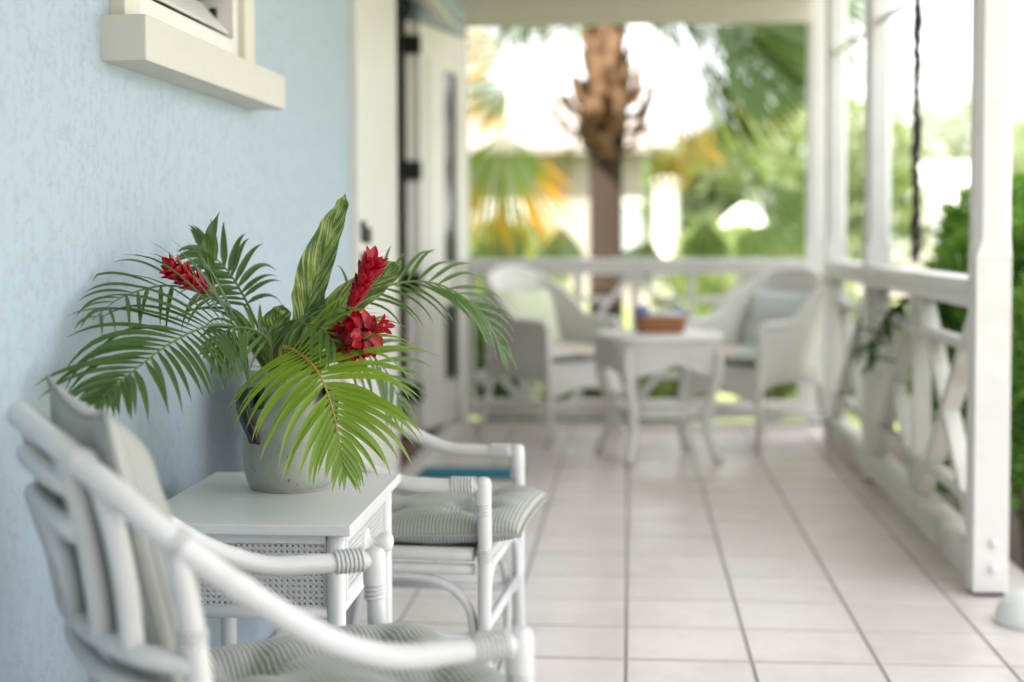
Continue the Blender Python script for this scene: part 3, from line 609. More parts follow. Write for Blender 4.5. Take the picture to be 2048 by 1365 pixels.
def rattan_chair(label, loc, rz, wscale=1.0, dz=0.0):
    c = thing('rattan_armchair', label, 'armchair', loc, rz, 'white rattan armchairs by the wall')
    W = wscale
    top = [(0.0, .288 * W, .562), (-.10, .294 * W, .563), (-.19, .298 * W, .570), (-.28, .30 * W, .606), (-.37, .298 * W, .668), (-.46, .289 * W, .740), (-.525, .255 * W, .800), (-.578, .17 * W, .850), (-.602, .06 * W, .870), (-.604, 0, .872)]
    top = [(a_, b_, z_ + dz) for a_, b_, z_ in top]; tc = cr(rail_curve(top), 6)
    m = MB(); m.tube(tc, [RAD * (1.11 if i % 17 == 8 else 1.03 + .02 * math.sin(i * .7)) for i in range(len(tc))], 16); arm = m.build('arm_rail', 'rattan_white', c)
    b = c
    for i in (30, len(tc) - 31, 40, len(tc) - 41):
        T = (tc[i + 1] - tc[i - 1]).normalized(); wraps(b, tc[i], T, 3, RAD * 1.12, 0.006, 0.0024)
    def at_curve(cv, v, side=-1):
        best = min(cv, key=lambda p: abs(p.y - v) + (0 if p.x < -0.38 else 9)); return best
    # back rails that wrap round behind the cushion
    def back_rail(z, u0, v0, u1, r=RAD * 0.9):
        cv = cr(rail_curve([(u0, v0 * W, z - .012), (u0 + (u1 - u0) * .55, v0 * .86 * W, z - .004), (u0 + (u1 - u0) * .9, v0 * .48 * W, z), (u1, 0, z + .001)]), 6)
        m = MB(); m.tube(cv, r, 12); m.build('back_rail', 'rattan_white', c); return cv
    r2 = back_rail(0.812, -.568, .165, -.594); r3 = back_rail(0.752, -.558, .165, -.584)
    r4 = back_rail(0.600, -.442, .283, -.545); r5 = back_rail(0.545, -.434, .281, -.532); r6 = back_rail(0.430, -.426, .280, -.505)
    # back posts and legs
    for s in (-1, 1):
        m = MB(); pts = cr([(-.462, s * .287 * W, .742), (-.440, s * .284 * W, .60), (-.425, s * .281 * W, .44), (-.435, s * .281 * W, .25), (-.47, s * .284 * W, .004)], 6); m.tube(pts, RAD, 14); m.build('back_leg', 'rattan_white', c)
        m = MB(); pts = [Vector((0.004, s * .288 * W, .560 + dz)), Vector((.008, s * .287 * W, .42)), Vector((.006, s * .286 * W, .2)), Vector((.010, s * .286 * W, .004))]; m.tube(cr(pts, 4), RAD, 14); m.build('front_leg', 'rattan_white', c)
        # rounded elbow where the arm meets the front leg
        m = MB(); m.lathe([(RAD * 1.18, -.040), (RAD * 1.2, -.01), (RAD * 1.2, .006), (RAD * 1.0, .0165), (RAD * .6, .0205), (0.0005, .0215)], 16, T3(0.004, s * .288 * W, .562 + dz)); m.build('elbow', 'rattan_white', c)
        wraps(b, (0.0045, s * .288 * W, .515 + dz), (0, 0, 1), 6, RAD, .0075); wraps(b, (-.040, s * .291 * W, .563 + dz), (1, -.03 * s, 0), 7, RAD * 1.12, .0075)
        wraps(b, (0.008, s * .287 * W, .385), (0, 0, 1), 5, RAD)
        wraps(b, (-.445, s * .285 * W, .62), (.1, 0, .99), 4, RAD)
    # spindles between the top rail and the lower back rails
    for v in (-.235, -.168, .168, .235):
        p = min(tc, key=lambda q: abs(q.y - v * W) + (0 if q.x < -.5 else 9)); q = min(r4, key=lambda z: abs(z.y - v * .95 * W))
        m = MB(); m.tube(cr([p, p.lerp(q, .33) + Vector((.006, 0, 0)), p.lerp(q, .66) + Vector((.006, 0, 0)), q], 5), RAD * .92, 12); m.build('spindle', 'rattan_white', c)
    for v in (-.055, .055):
        p = min(r3, key=lambda q: abs(q.y - v * W)); q = min(r4, key=lambda z: abs(z.y - v * .95 * W)); m = MB(); m.tube([p, p.lerp(q, .5) + Vector((.005, 0, 0)), q], RAD * .9, 12); m.build('spindle', 'rattan_white', c)
    # seat frame
    for (z, r) in ((.385, RAD), (.350, RAD * .8)):
        m = MB(); m.tube(cr([(-.425, -.268 * W, z), (-.2, -.272 * W, z), (-.02, -.272 * W, z)], 4), r, 12); m.build('seat_rail', 'rattan_white', c)
        m = MB(); m.tube(cr([(-.425, .268 * W, z), (-.2, .272 * W, z), (-.02, .272 * W, z)], 4), r, 12); m.build('seat_rail', 'rattan_white', c)
        m = MB(); m.tube([(.006, -.272 * W, z), (.006, .272 * W, z)], r, 12); m.build('seat_rail', 'rattan_white', c)
        m = MB(); m.tube([(-.43, -.268 * W, z), (-.43, .268 * W, z)], r, 12); m.build('seat_rail', 'rattan_white', c)
    m = MB(); m.box((-.415, -.255 * W, .376), (-.012, .255 * W, .392)); m.build('seat_deck', 'rattan_white', c, .003)
    # arched braces under the seat
    for s in (-1, 1):
        y = s * .266 * W
        m = MB(); m.tube(cr([(-.020, y, .05), (-.022, y, .18), (-.032, y, .255), (-.075, y, .305), (-.14, y, .328), (-.22, y, .332), (-.30, y, .328), (-.36, y, .30), (-.405, y, .25), (-.425, y, .16), (-.44, y, .06)], 5), RAD * .68, 10); m.build('arch_brace', 'rattan_white', c)
        m = MB(); m.tube(cr([(.006, y, .21), (.006, y * .97, .27), (.006, y * .86, .315), (.006, y * .62, .342), (.006, y * .3, .346)], 5), RAD * .62, 10); m.build('arch_brace', 'rattan_white', c)
        m = MB(); m.tube([(.004, y, .19), (-.44, y, .19)], RAD * .7, 10); m.build('stretcher', 'rattan_white', c)
    m = MB(); m.tube([(.006, -.27 * W, .215), (.006, .27 * W, .215)], RAD * .75, 10); m.build('stretcher', 'rattan_white', c)
    m = MB(); m.tube([(-.435, -.27 * W, .215), (-.435, .27 * W, .215)], RAD * .75, 10); m.build('stretcher', 'rattan_white', c)
    return c

def cushion(name, label, M, sx, sy, th, tufts=(), mat='ticking', stripe=0, n=44, group=None, pinch=0.10, seed=1, dip=0.8, pe=4.0, pp=0.45):
    """pillow of half-size sx, sy lying in local XY; stripes vary along axis `stripe`"""
    m = MB()
    def prof(a): return max(0.0, 1 - abs(a) ** pe) ** pp
    def top(i, j, sgn):
        a = -1 + 2 * i; b = -1 + 2 * j
        e = prof(a) * prof(b)
        h = th * e
        if sgn > 0:
            for (ta, tb) in tufts:
                d2 = ((a - ta) * sx) ** 2 + ((b - tb) * sy) ** 2
                h -= th * dip * math.exp(-d2 / (2 * 0.030 ** 2)) * min(1, e * 1.5)
                h -= th * 0.30 * math.exp(-d2 / (2 * 0.09 ** 2)) * e
                # pulls running out from the button
                an = math.atan2((b - tb) * sy, (a - ta) * sx)
                h -= th * 0.10 * math.exp(-d2 / (2 * 0.07 ** 2)) * math.cos(an * 6) * min(1, d2 / 0.0009) * e
        nz = noise.noise(Vector((a * 2.2 + seed * 7, b * 2.2, seed))) * th * 0.16 * e
        x = a * sx * (1 - pinch * (1 - abs(a)) * 0 - pinch * (abs(a) ** 2) * (1 - abs(b) ** 2) * 0.35)
        y = b * sy * (1 - pinch * (abs(b) ** 2) * (1 - abs(a) ** 2) * 0.35)
        k = 0.60 if sgn < 0 else 1.0
        return Vector((x, y, sgn * h * k + nz * sgn))
    def wob(u): return u + 0.006 * 0
    uvf = lambda i, j: (((-1 + 2 * i) * sx) if stripe == 0 else ((-1 + 2 * j) * sy), ((-1 + 2 * j) * sy))
    def spacing(u):
        c = -math.cos(PI * u); return (0.55 * (2 * u - 1) + 0.45 * c + 1) / 2
    uvf2 = lambda i, j: uvf(spacing(i), spacing(j))
    m.grid(lambda i, j: top(spacing(i), spacing(j), 1), n, n, True, uvf2)
    m.grid(lambda i, j: top(spacing(i), spacing(j), -1), n, n, True, uvf2, flip=True)
    c = thing(name, label, 'cushion', (0, 0, 0), 0, group); c.matrix_world = M
    m.build('cover', mat, c)
    for (ta, tb) in tufts:
        p = top((ta + 1) / 2, (tb + 1) / 2, 1)
        k = MB(); k.lathe([(0.011, -0.004), (0.012, 0.001), (0.008, 0.005), (0.0005, 0.006)], 12, T3(p.x, p.y, p.z + .002)); k.build('button', mat, c)
    # piping round the seam
    ring = []
    for k in range(96):
        an = 2 * PI * k / 96; ca, sa = math.cos(an), math.sin(an); q = 1 / max(abs(ca), abs(sa)); p = top((ca * q + 1) / 2, (sa * q + 1) / 2, 1); ring.append(Vector((p.x * 1.004, p.y * 1.004, p.z)))
    k = MB(); k.tube(ring, 0.0042, 6, closed=True); k.build('piping', mat, c)
    return c
CH1 = ((-0.300, 2.241, 0), R(30.0)); CH2 = ((-0.322, 3.60, 0), R(-4.0))
ch1 = rattan_chair('nearest white rattan armchair in the left foreground, its curved arm sweeping forward', CH1[0], CH1[1], 1.0)
ch2 = rattan_chair('white rattan armchair behind the potted palm, beside the side table', CH2[0], CH2[1], 0.93, -0.016)
tf = [(-.42, -.42), (-.42, .42), (.42, -.42), (.42, .42)]
for (loc, rz), who in ((CH1, 'near'), (CH2, 'far')):
    base = T3(*loc) @ Matrix.Rotation(rz, 4, 'Z'); ws = 1.0 if who == 'near' else .93
    cushion('seat_cushion', 'grey striped tufted seat cushion on the nearest rattan armchair' if who == 'near' else 'grey striped tufted seat cushion on the rattan armchair behind the table',
            base @ T3(-.165, 0, .424) @ Matrix.Rotation(R(-2), 4, 'Y'), .252, .280 * ws, .064, tf, 'ticking', 0, 52, 'striped seat cushions', seed=2 if who == 'near' else 5)
    cushion('back_cushion', 'grey striped back cushion leaning in the nearest rattan armchair' if who == 'near' else 'grey striped back cushion in the rattan armchair behind the potted palm',
            base @ T3(-.484, 0, .672) @ Matrix.Rotation(R(-13), 4, 'Y') @ Matrix.Rotation(R(90), 4, 'Y') @ Matrix.Rotation(R(90), 4, 'Z'), .240 * ws, .238, .072, [], 'ticking', 0, 40, 'striped back cushions', seed=3 if who == 'near' else 8, pe=2.9, pp=.58, pinch=.34)

# ------------------------------------------------------------------ side table
TZ = 0.59
st = thing('side_table', 'white cane side table with one drawer, the potted palm standing on it', 'side table', (-0.72, 2.94, 0))
tx0, tx1, ty0, ty1 = -0.21, 0.21, -0.30, 0.295
m = MB(); m.box((tx0, ty0, TZ - 0.020), (tx1, ty1, TZ)); m.build('table_top', 'table_white', st, 0.004, 3)
lx0, lx1, ly0, ly1 = tx0 + .034, tx1 - .034, ty0 + .034, ty1 - .034
for (x, y) in ((lx0, ly0), (lx1, ly0), (lx0, ly1), (lx1, ly1)):
    m = MB(); m.tube([(x, y, TZ - .021), (x, y, .3), (x, y, .002)], .0175, 16); lg = m.build('leg', 'table_white', st)
    wraps(lg, (x, y, .155), (0, 0, 1), 4, .0175, mat='table_white'); wraps(lg, (x, y, .03), (0, 0, 1), 5, .0175, mat='table_white')
AZ0, AZ1 = 0.432, 0.566
def apron(y, name):
    m = MB(); m.box((lx0 + .018, y - .008, AZ1 - .016), (lx1 - .018, y + .008, AZ1 + .003)); m.build('apron_rail', 'table_white', st, .002)
    m = MB(); m.tube([(lx0 + .015, y, AZ0 - .012), (lx1 - .015, y, AZ0 - .012)], .013, 12); m.build('apron_rail', 'table_white', st)
    m = MB(); m.box((lx0 + .018, y + (.030 if y < 0 else -.034), AZ0), (lx1 - .018, y + (.034 if y < 0 else -.030), AZ1 - .017)); m.build('drawer_side', 'cavity_shade', st)
    # six-way cane webbing: pairs of uprights and crosswise strands, plus two diagonals
    m = MB(); sg = -1 if y < 0 else 1; p = 0.0108; yb = y + sg * .0005
    xa, xb, za, zb = lx0 + .018, lx1 - .018, AZ0, AZ1 - .017
    nx = int((xb - xa) / p); nz = int((zb - za) / p)
    def strip(x0, z0, x1, z1, wd, off):
        d = Vector((x1 - x0, 0, z1 - z0)).normalized(); nrm = Vector((-d.z, 0, d.x)) * wd / 2; yy_ = yb + sg * off
        m.add([(x0 - nrm.x, yy_, z0 - nrm.z), (x1 - nrm.x, yy_, z1 - nrm.z), (x1 + nrm.x, yy_, z1 + nrm.z), (x0 + nrm.x, yy_, z0 + nrm.z)], [(0, 1, 2, 3)])
    for k in range(nx + 1):
        for dx in (-.0014, .0014): strip(xa + k * p + dx, za, xa + k * p + dx, zb, .0016, .0000)
    for k in range(nz + 1):
        for dz in (-.0014, .0014): strip(xa, za + k * p + dz, xb, za + k * p + dz, .0016, .0006)
    Hh = zb - za
    for k in range(-nz, nx + 1):
        x0 = xa + (k + .5) * p
        for sgn in (1, -1):
            q0 = [x0, za]; q1 = [x0 + Hh, zb]
            if sgn < 0: q0 = [x0, zb]; q1 = [x0 + Hh, za]
            if q1[0] < xa or q0[0] > xb: continue
            if q0[0] < xa: f_ = (xa - q0[0]); q0 = [xa, q0[1] + sgn * f_]
            if q1[0] > xb: f_ = (q1[0] - xb); q1 = [xb, q1[1] - sgn * f_]
            strip(q0[0], q0[1], q1[0], q1[1], .0019, .0011 if sgn > 0 else .0015)
    tag(m.build(name, 'table_white', st), kind='stuff')
apron(ly0, 'cane_webbing'); apron(ly1, 'cane_webbing')
m = MB(); m.box((lx0 + .004, ly0 + .002, AZ0 - .008), (lx1 - .016, ly1 - .002, AZ0 - .001)); m.build('drawer_bottom', 'cavity_shade', st)  # closes the drawer box below, added to keep the cavity dark
for x in (lx0, lx1):
    m = MB(); m.tube([(x, ly0 + .015, AZ0 - .012), (x, ly1 - .015, AZ0 - .012)], .012, 12); m.build('apron_rail', 'table_white', st)
m = MB(); m.box((lx0 - .006, ly0 + .018, AZ0), (lx0 + .006, ly1 - .018, AZ1)); m.build('side_panel', 'table_white', st)
# drawer on the veranda side: frame, rope weave and a turned knob
dw = bpy.data.objects.new('drawer', None); C.objects.link(dw); dw.parent = st
fx = lx1 + .004
m = MB(); m.box((fx - .012, ly0 + .030, AZ0 + .004), (fx, ly1 - .030, AZ1 - .004)); m.build('drawer_front', 'table_white', dw, .002)
for (a, b) in (((fx, ly0 + .030, AZ1 - .022), (fx + .010, ly1 - .030, AZ1 - .004)), ((fx, ly0 + .030, AZ0 + .004), (fx + .010, ly1 - .030, AZ0 + .020)), ((fx, ly0 + .030, AZ0 + .020), (fx + .010, ly0 + .046, AZ1 - .022)), ((fx, ly1 - .046, AZ0 + .020), (fx + .010, ly1 - .030, AZ1 - .022))):
    m = MB(); m.box(a, b); m.build('drawer_moulding', 'table_white', dw, .003)
m = MB(); y = ly0 + .046; rows = 9; zh = (AZ1 - .022 - AZ0 - .020) / rows
for r_ in range(rows):
    z = AZ0 + .020 + (r_ + .5) * zh; yq = ly0 + .050
    while yq < ly1 - .058:
        m.bar((fx + .001, yq, z - zh * .38), (fx + .001, yq + .010, z + zh * .38), .004, .0075, (1, 0, 0)); yq += .0105
tag(m.build('rope_weave', 'table_white', dw), kind='stuff')
m = MB(); m.lathe([(.030, 0), (.030, .004), (.024, .008), (.012, .010), (.0095, .020), (.0125, .026), (.0195, .034), (.0215, .043), (.0185, .052), (.010, .057), (.0005, .058)], 24, frame((fx + .003, -.005, (AZ0 + AZ1) / 2), (0, 1, 0), (1, 0, 0))); m.build('knob', 'table_white', dw)
m = MB(); m.box((lx0 + .01, ly0 + .01, .170), (lx1 - .01, ly1 - .01, .182)); m.build('lower_shelf', 'table_white', st, .003)

# ------------------------------------------------------------------ ceramic pot
POT = Vector((-0.716, 3.045, TZ))
pot = thing('flower_pot', 'grey glazed ceramic pot with black handles on the side table', 'pot', POT)
prof = [(0.0005, .004), (.078, .004), (.082, .0035), (.0855, .007), (.0885, .014), (.093, .026), (.0975, .045), (.1005, .07), (.1015, .10), (.101, .14), (.099, .18), (.096, .205), (.092, .219), (.0885, .226), (.0875, .233), (.090, .240), (.0925, .247), (.091, .252), (.086, .253), (.082, .249), (.080, .235), (.083, .20), (.0005, .195)]
m = MB(); m.lathe(prof, 56); m.build('pot_body', 'pot_glaze', pot)
m = MB(); m.lathe([(.0005, 0.0006), (.080, 0.0006), (.0835, .001), (.084, .0040), (.078, .0042)], 56); m.build('pot_foot', 'pot_foot', pot)
m = MB(); m.lathe([(.0005, .200), (.083, .203)], 32); m.build('potting_soil', 'soil', pot)
def handle(az):
    d = Vector((math.cos(az), math.sin(az), 0)); sd = Vector((-d.y, d.x, 0))
    pts = cr([d * .093 + sd * .020 + Vector((0, 0, .212)), d * .110 + sd * .004 + Vector((0, 0, .216)), d * .120 - sd * .004 + Vector((0, 0, .200)), d * .1195 - sd * .002 + Vector((0, 0, .168)), d * .112 + sd * .004 + Vector((0, 0, .14)), d * .1035 + sd * .009 + Vector((0, 0, .118)), d * .100 + sd * .010 + Vector((0, 0, .104))], 5)
    m = MB(); n = len(pts); vs = []; fs = []
    for i, p in enumerate(pts):
        T = (pts[min(i + 1, n - 1)] - pts[max(i - 1, 0)]).normalized(); nr = sd.cross(T).normalized()
        for (a, b) in ((-.0145, -.004), (.0145, -.004), (.0165, 0), (.0145, .004), (-.0145, .004), (-.0165, 0)): vs.append(p + sd * a + nr * b)
    for i in range(n - 1):
        for k in range(6): fs.append((i * 6 + k, i * 6 + (k + 1) % 6, i * 6 + 6 + (k + 1) % 6, i * 6 + 6 + k))
    fs += [tuple(range(6))[::-1], tuple((n - 1) * 6 + k for k in range(6))]
    m.add(vs, fs, True); h = m.build('handle', 'black_glaze', pot, M=T3(0, 0, 0))
    k = MB(); k.grid(lambda i, j: (d * math.cos((i - .5) * .46) + sd * math.sin((i - .5) * .46)).xyz * (.1022 - .004 * max(0, (j - .5))) + sd * .018 + Vector((0, 0, .176 + .044 * j)), 6, 4); k.build('handle_pad', 'black_glaze', pot)
handle(R(232)); handle(R(-30))

# ------------------------------------------------------------------ cut palm fronds, leaves and ginger flowers in the pot
LIM = WX + 0.012
def clampw(p):
    return Vector((max(p.x, LIM + (p.x - LIM) * 0.04), p.y, p.z)) if p.x < LIM else p
def frond(label, pts, nrm, mat, rmat, n, Lmax, W, g=0.9, t0=0.22, a0=78, a1=22, lift=0.15, lprof=None, seed=0, leftk=1.0, rightk=1.0, curl=0.0, a0r=None, tp=0.0):
    rr = random.Random(seed + 11); P = cr(pts, 10); N = len(P); nrm = Vector(nrm).normalized()
    base = P[0]; root = thing('palm_frond', label, 'palm frond', base, 0, 'palm fronds arranged in the grey pot')
    m = MB(); m.tube([p - base for p in P], [0.0042 * (1 - 0.80 * i / (N - 1)) for i in range(N)], 8); m.build('rachis', rmat, root)
    for side in (1, -1):
        for k in range(n):
            t = t0 + (1 - t0) * (k + 0.5 * (side > 0) * 0.8 + rr.uniform(-.12, .12)) / n
            t = min(max(t, 0), 0.999); fi = t * (N - 1); i = int(fi); B = P[i].lerp(P[i + 1], fi - i); T = (P[i + 1] - P[i]).normalized()
            nn = (nrm - T * nrm.dot(T)).normalized(); S = T.cross(nn) * side; u = max(0.0, (t - t0) / (1 - t0))
            aa = a0r if (a0r and side > 0) else a0
            al = R(aa + (a1 - aa) * (u ** 1.25) + rr.uniform(-6, 6))
            L = Lmax * (0.50 + 0.50 * math.sin(PI * min(1, 0.18 + u * 0.72))) * (1 - 0.50 * max(0, u - 0.62) / 0.38) * rr.uniform(.86, 1.08) * (leftk if side < 0 else rightk) * (1 - tp * u)
            wd = W * (0.85 + 0.3 * math.sin(PI * u)) * rr.uniform(.9, 1.1)
            D = (T * math.cos(al) + S * math.sin(al) + nn * lift).normalized(); p = B.copy(); ns = 10; cen = [p.copy()]; dirs = [D.copy()]
            gg = g * rr.choice((rr.uniform(.7, 1.25), rr.uniform(.7, 1.25), rr.uniform(.9, 1.9))); tw = rr.uniform(-.5, .5)
            if rr.random() < .04: continue
            for s in range(ns):
                f = (s + 1) / ns; D = (D + Vector((0, 0, -1)) * gg * 0.20 * (f ** 1.3) + T * curl * 0.05).normalized(); p = clampw(p + D * (L / ns)); cen.append(p.copy()); dirs.append(D.copy())
            vs = []; uv = []; fs = []
            for s in range(ns + 1):
                f = s / ns; Dn = dirs[s]; n2 = (nn - Dn * nn.dot(Dn)); n2 = n2.normalized() if n2.length > .05 else Vector((0, 0, 1)); n2 = Matrix.Rotation(tw * f, 3, Dn) @ n2; X = Dn.cross(n2)
                wv = wd * (min(1, 0.32 + 3.2 * f) if f < .3 else 1) * (1 - max(0, (f - .30) / .70) ** 1.7); wv = max(wv, .0004)
                c = cen[s] - base
                vs += [c - X * wv / 2 + n2 * wv * .14, c - n2 * wv * .06, c + X * wv / 2 + n2 * wv * .14]; uv += [(0, f), (.5, f), (1, f)]
            for s in range(ns):
                for q in (0, 1): fs.append((s * 3 + q, s * 3 + q + 1, s * 3 + q + 4, s * 3 + q + 3))
            lm = MB(); lm.add(vs, fs, True, uv); lm.build('leaflet', mat, root)
    return root
CN = (CAM - POT); CN.z = 0; CN.normalize()           # roughly towards the viewer's side of the veranda
inpot = lambda dx, dy: (POT.x + dx, POT.y + dy, TZ + .205)
frond('large dark green palm frond arching left from the pot over the chair', [inpot(-.02, -.02), at(520, 690, 3.00), at(440, 650, 2.86), at(350, 682, 2.70), at(255, 752, 2.54), at(190, 808, 2.43)], CN + Vector((.0, 0, .50)), 'frond_dark', 'rachis_green', 30, .280, .0128, g=.85, t0=.30, a0=80, a1=16, lift=.10, seed=1, a0r=52, leftk=.66, tp=.35)
frond('bright yellow-green palm frond hanging over the front of the pot', [inpot(.01, -.05), at(560, 700, 2.92), at(600, 708, 2.86), at(640, 752, 2.82), at(668, 830, 2.80), at(690, 945, 2.80)], CN + Vector((.1, 0, .45)), 'frond_bright', 'rachis_gold', 26, .265, .0126, g=1.0, t0=.34, a0=98, a1=16, lift=.16, seed=2, rightk=.86, leftk=1.0, tp=.38)
frond('palm frond rising at the back against the blue wall', [inpot(-.02, .03), at(512, 645, 3.10), at(480, 580, 3.13), at(445, 530, 3.14), at(395, 490, 3.13)], CN + Vector((.4, 0, .2)), 'frond_dark', 'rachis_green', 13, .125, .0130, g=.95, t0=.36, a0=66, a1=26, lift=.02, seed=3)
frond('slender palm frond reaching right across the open door', [inpot(.03, .02), at(660, 660, 3.08), at(720, 600, 3.10), at(800, 566, 3.14), at(885, 572, 3.18), at(965, 628, 3.22), at(1012, 712, 3.26)], CN + Vector((.3, 0, 1.1)), 'frond_mid', 'rachis_green', 18, .165, .0082, g=1.15, t0=.30, a0=56, a1=14, lift=.16, seed=4)
frond('thin wispy palm frond spreading to the upper left', [inpot(-.02, 0), at(512, 665, 3.04), at(440, 605, 3.02), at(345, 572, 2.90), at(250, 592, 2.74), at(185, 640, 2.58)], CN + Vector((.2, 0, .9)), 'frond_dark', 'rachis_green', 13, .17, .0085, g=.85, t0=.34, a0=42, a1=16, lift=.10, seed=5)
frond('dark palm frond drooping behind the pot on its right', [inpot(.04, .03), at(640, 690, 3.14), at(710, 690, 3.18), at(770, 740, 3.22), at(805, 820, 3.24)], CN + Vector((.2, 0, .7)), 'frond_mid', 'rachis_green', 14, .15, .0090, g=.85, t0=.25, a0=75, a1=20, lift=.12, seed=6)
frond('short palm frond hanging over the left rim of the pot', [inpot(-.03, -.05), at(540, 690, 2.95), at(500, 658, 2.92), at(455, 662, 2.88), at(420, 705, 2.86)], CN + Vector((-.1, 0, .8)), 'frond_mid', 'rachis_green', 11, .14, .0100, g=1.1, t0=.30, a0=75, a1=25, lift=.12, seed=7, rightk=.55)
frond('small palm frond lying over the flower stems', [inpot(0, -.03), at(570, 680, 2.95), at(600, 652, 2.90), at(640, 655, 2.86), at(672, 690, 2.84)], CN + Vector((0, 0, 1.2)), 'frond_mid', 'rachis_green', 8, .12, .0090, g=1.2, t0=.3, a0=70, a1=25, lift=.12, seed=9)

def blade(name, label, pts, widths, nrm, mat, fold=.25, cat='leaf', group=None, rib='rachis_green', twist=0, split=None):
    """broad leaf along pts; widths = half widths (left, right) at the pts"""
    P = cr(pts, 8); n = len(P); base = P[0]; nrm = Vector(nrm).normalized(); k = len(pts) - 1
    root = thing(name, label, cat, base, 0, group)
    def wv(i, s):
        f = i / (n - 1) * k; a = min(int(f), k - 1); u = f - a; u = u * u * (3 - 2 * u); return widths[a][s] * (1 - u) + widths[a + 1][s] * u
    vs = []; uv = []; fs = []; NC = 8
    for i, p in enumerate(P):
        T = (P[min(i + 1, n - 1)] - P[max(i - 1, 0)]).normalized(); n0 = Matrix.Rotation(twist * i / n, 3, T) @ nrm; n2 = (n0 - T * n0.dot(T)).normalized(); X = T.cross(n2)
        for j in range(NC + 1):
            q = -1 + 2 * j / NC; w_ = wv(i, 0 if q < 0 else 1)
            vs.append(clampw(p + X * q * w_ + n2 * (abs(q) ** 1.2) * w_ * fold + n2 * .0025 * math.sin(i * .9 + q * 2)) - base); uv.append((q, i / (n - 1)))
    for i in range(n - 1):
        for j in range(NC): fs.append((i * (NC + 1) + j, i * (NC + 1) + j + 1, (i + 1) * (NC + 1) + j + 1, (i + 1) * (NC + 1) + j))
    m = MB(); m.add(vs, fs, True, uv); m.build('blade', mat, root)
    m = MB(); m.tube([p - base for p in P], [max(.0035 * (1 - i / (n - 1)), .0006) for i in range(n)], 6); m.build('midrib', rib, root)
    return root
G1 = 'variegated leaves in the grey pot'
blade('ginger_leaf', 'tall upright leaf striped green and yellow, folded lengthwise', [inpot(.0, .01), at(606, 655, 3.06), at(622, 590, 3.05), at(640, 530, 3.04), at(664, 460, 3.03), at(684, 412, 3.02), at(690, 388, 3.02)], [(.006, .006), (.026, .022), (.044, .026), (.048, .025), (.032, .020), (.016, .012), (.001, .001)], CN + Vector((.25, 0, .1)), 'variegated', .45, group=G1)
blade('ginger_leaf', 'short variegated leaf bent over at the pot centre', [inpot(-.02, -.01), at(545, 690, 3.02), at(552, 650, 3.01), at(562, 622, 3.0), at(566, 610, 3.0)], [(.008, .008), (.026, .022), (.034, .030), (.018, .022), (.002, .002)], CN, 'variegated', .2, group=G1)
blade('ginger_leaf', 'broad pale striped leaf behind the tall red flower', [inpot(.02, .02), at(640, 660, 3.06), at(690, 615, 3.06), at(745, 572, 3.06), at(785, 542, 3.06), at(804, 524, 3.06)], [(.008, .008), (.030, .026), (.042, .034), (.038, .032), (.024, .022), (.003, .003)], CN + Vector((-.2, 0, .5)), 'variegated', .2, group=G1)
blade('ginger_leaf', 'dark striped leaf curling up between the stems', [inpot(.01, 0), at(590, 680, 3.08), at(612, 645, 3.09), at(640, 618, 3.1), at(668, 600, 3.1)], [(.008, .008), (.022, .02), (.028, .024), (.02, .018), (.002, .002)], CN + Vector((-.3, 0, .8)), 'variegated', .3, group=G1)
G2 = 'plain green leaves in the grey pot'
blade('slender_leaf', 'single narrow green leaf standing upright above the left flower', [at(430, 585, 2.93), at(420, 545, 2.92), at(414, 505, 2.91), at(422, 465, 2.90), at(439, 424, 2.90)], [(.002, .002), (.009, .010), (.012, .014), (.010, .011), (.0006, .0006)], CN, 'leaf_green', .3, group=G2)
for (lb, pts, w_) in (('dark green leaf rising beside the tall striped leaf', [inpot(.01, .0), at(625, 670, 3.04), at(640, 620, 3.03), at(650, 585, 3.02)], .015), ('dark green leaf low in the middle of the pot', [inpot(-.01, -.02), at(572, 690, 2.99), at(590, 655, 2.97), at(600, 640, 2.96)], .02),
                       ('dark green leaf leaning left under the left flower', [inpot(-.03, 0), at(505, 680, 3.05), at(480, 640, 3.06), at(455, 612, 3.07)], .014), ('dark green leaf by the right rim of the pot', [inpot(.03, -.02), at(650, 715, 2.98), at(690, 722, 2.96), at(735, 738, 2.95)], .014)):
    blade('slender_leaf', lb, pts, [(.004, .004), (w_, w_), (w_ * .8, w_ * .8), (.0008, .0008)], CN + Vector((0, 0, .5)), 'leaf_green', .3, group=G2)

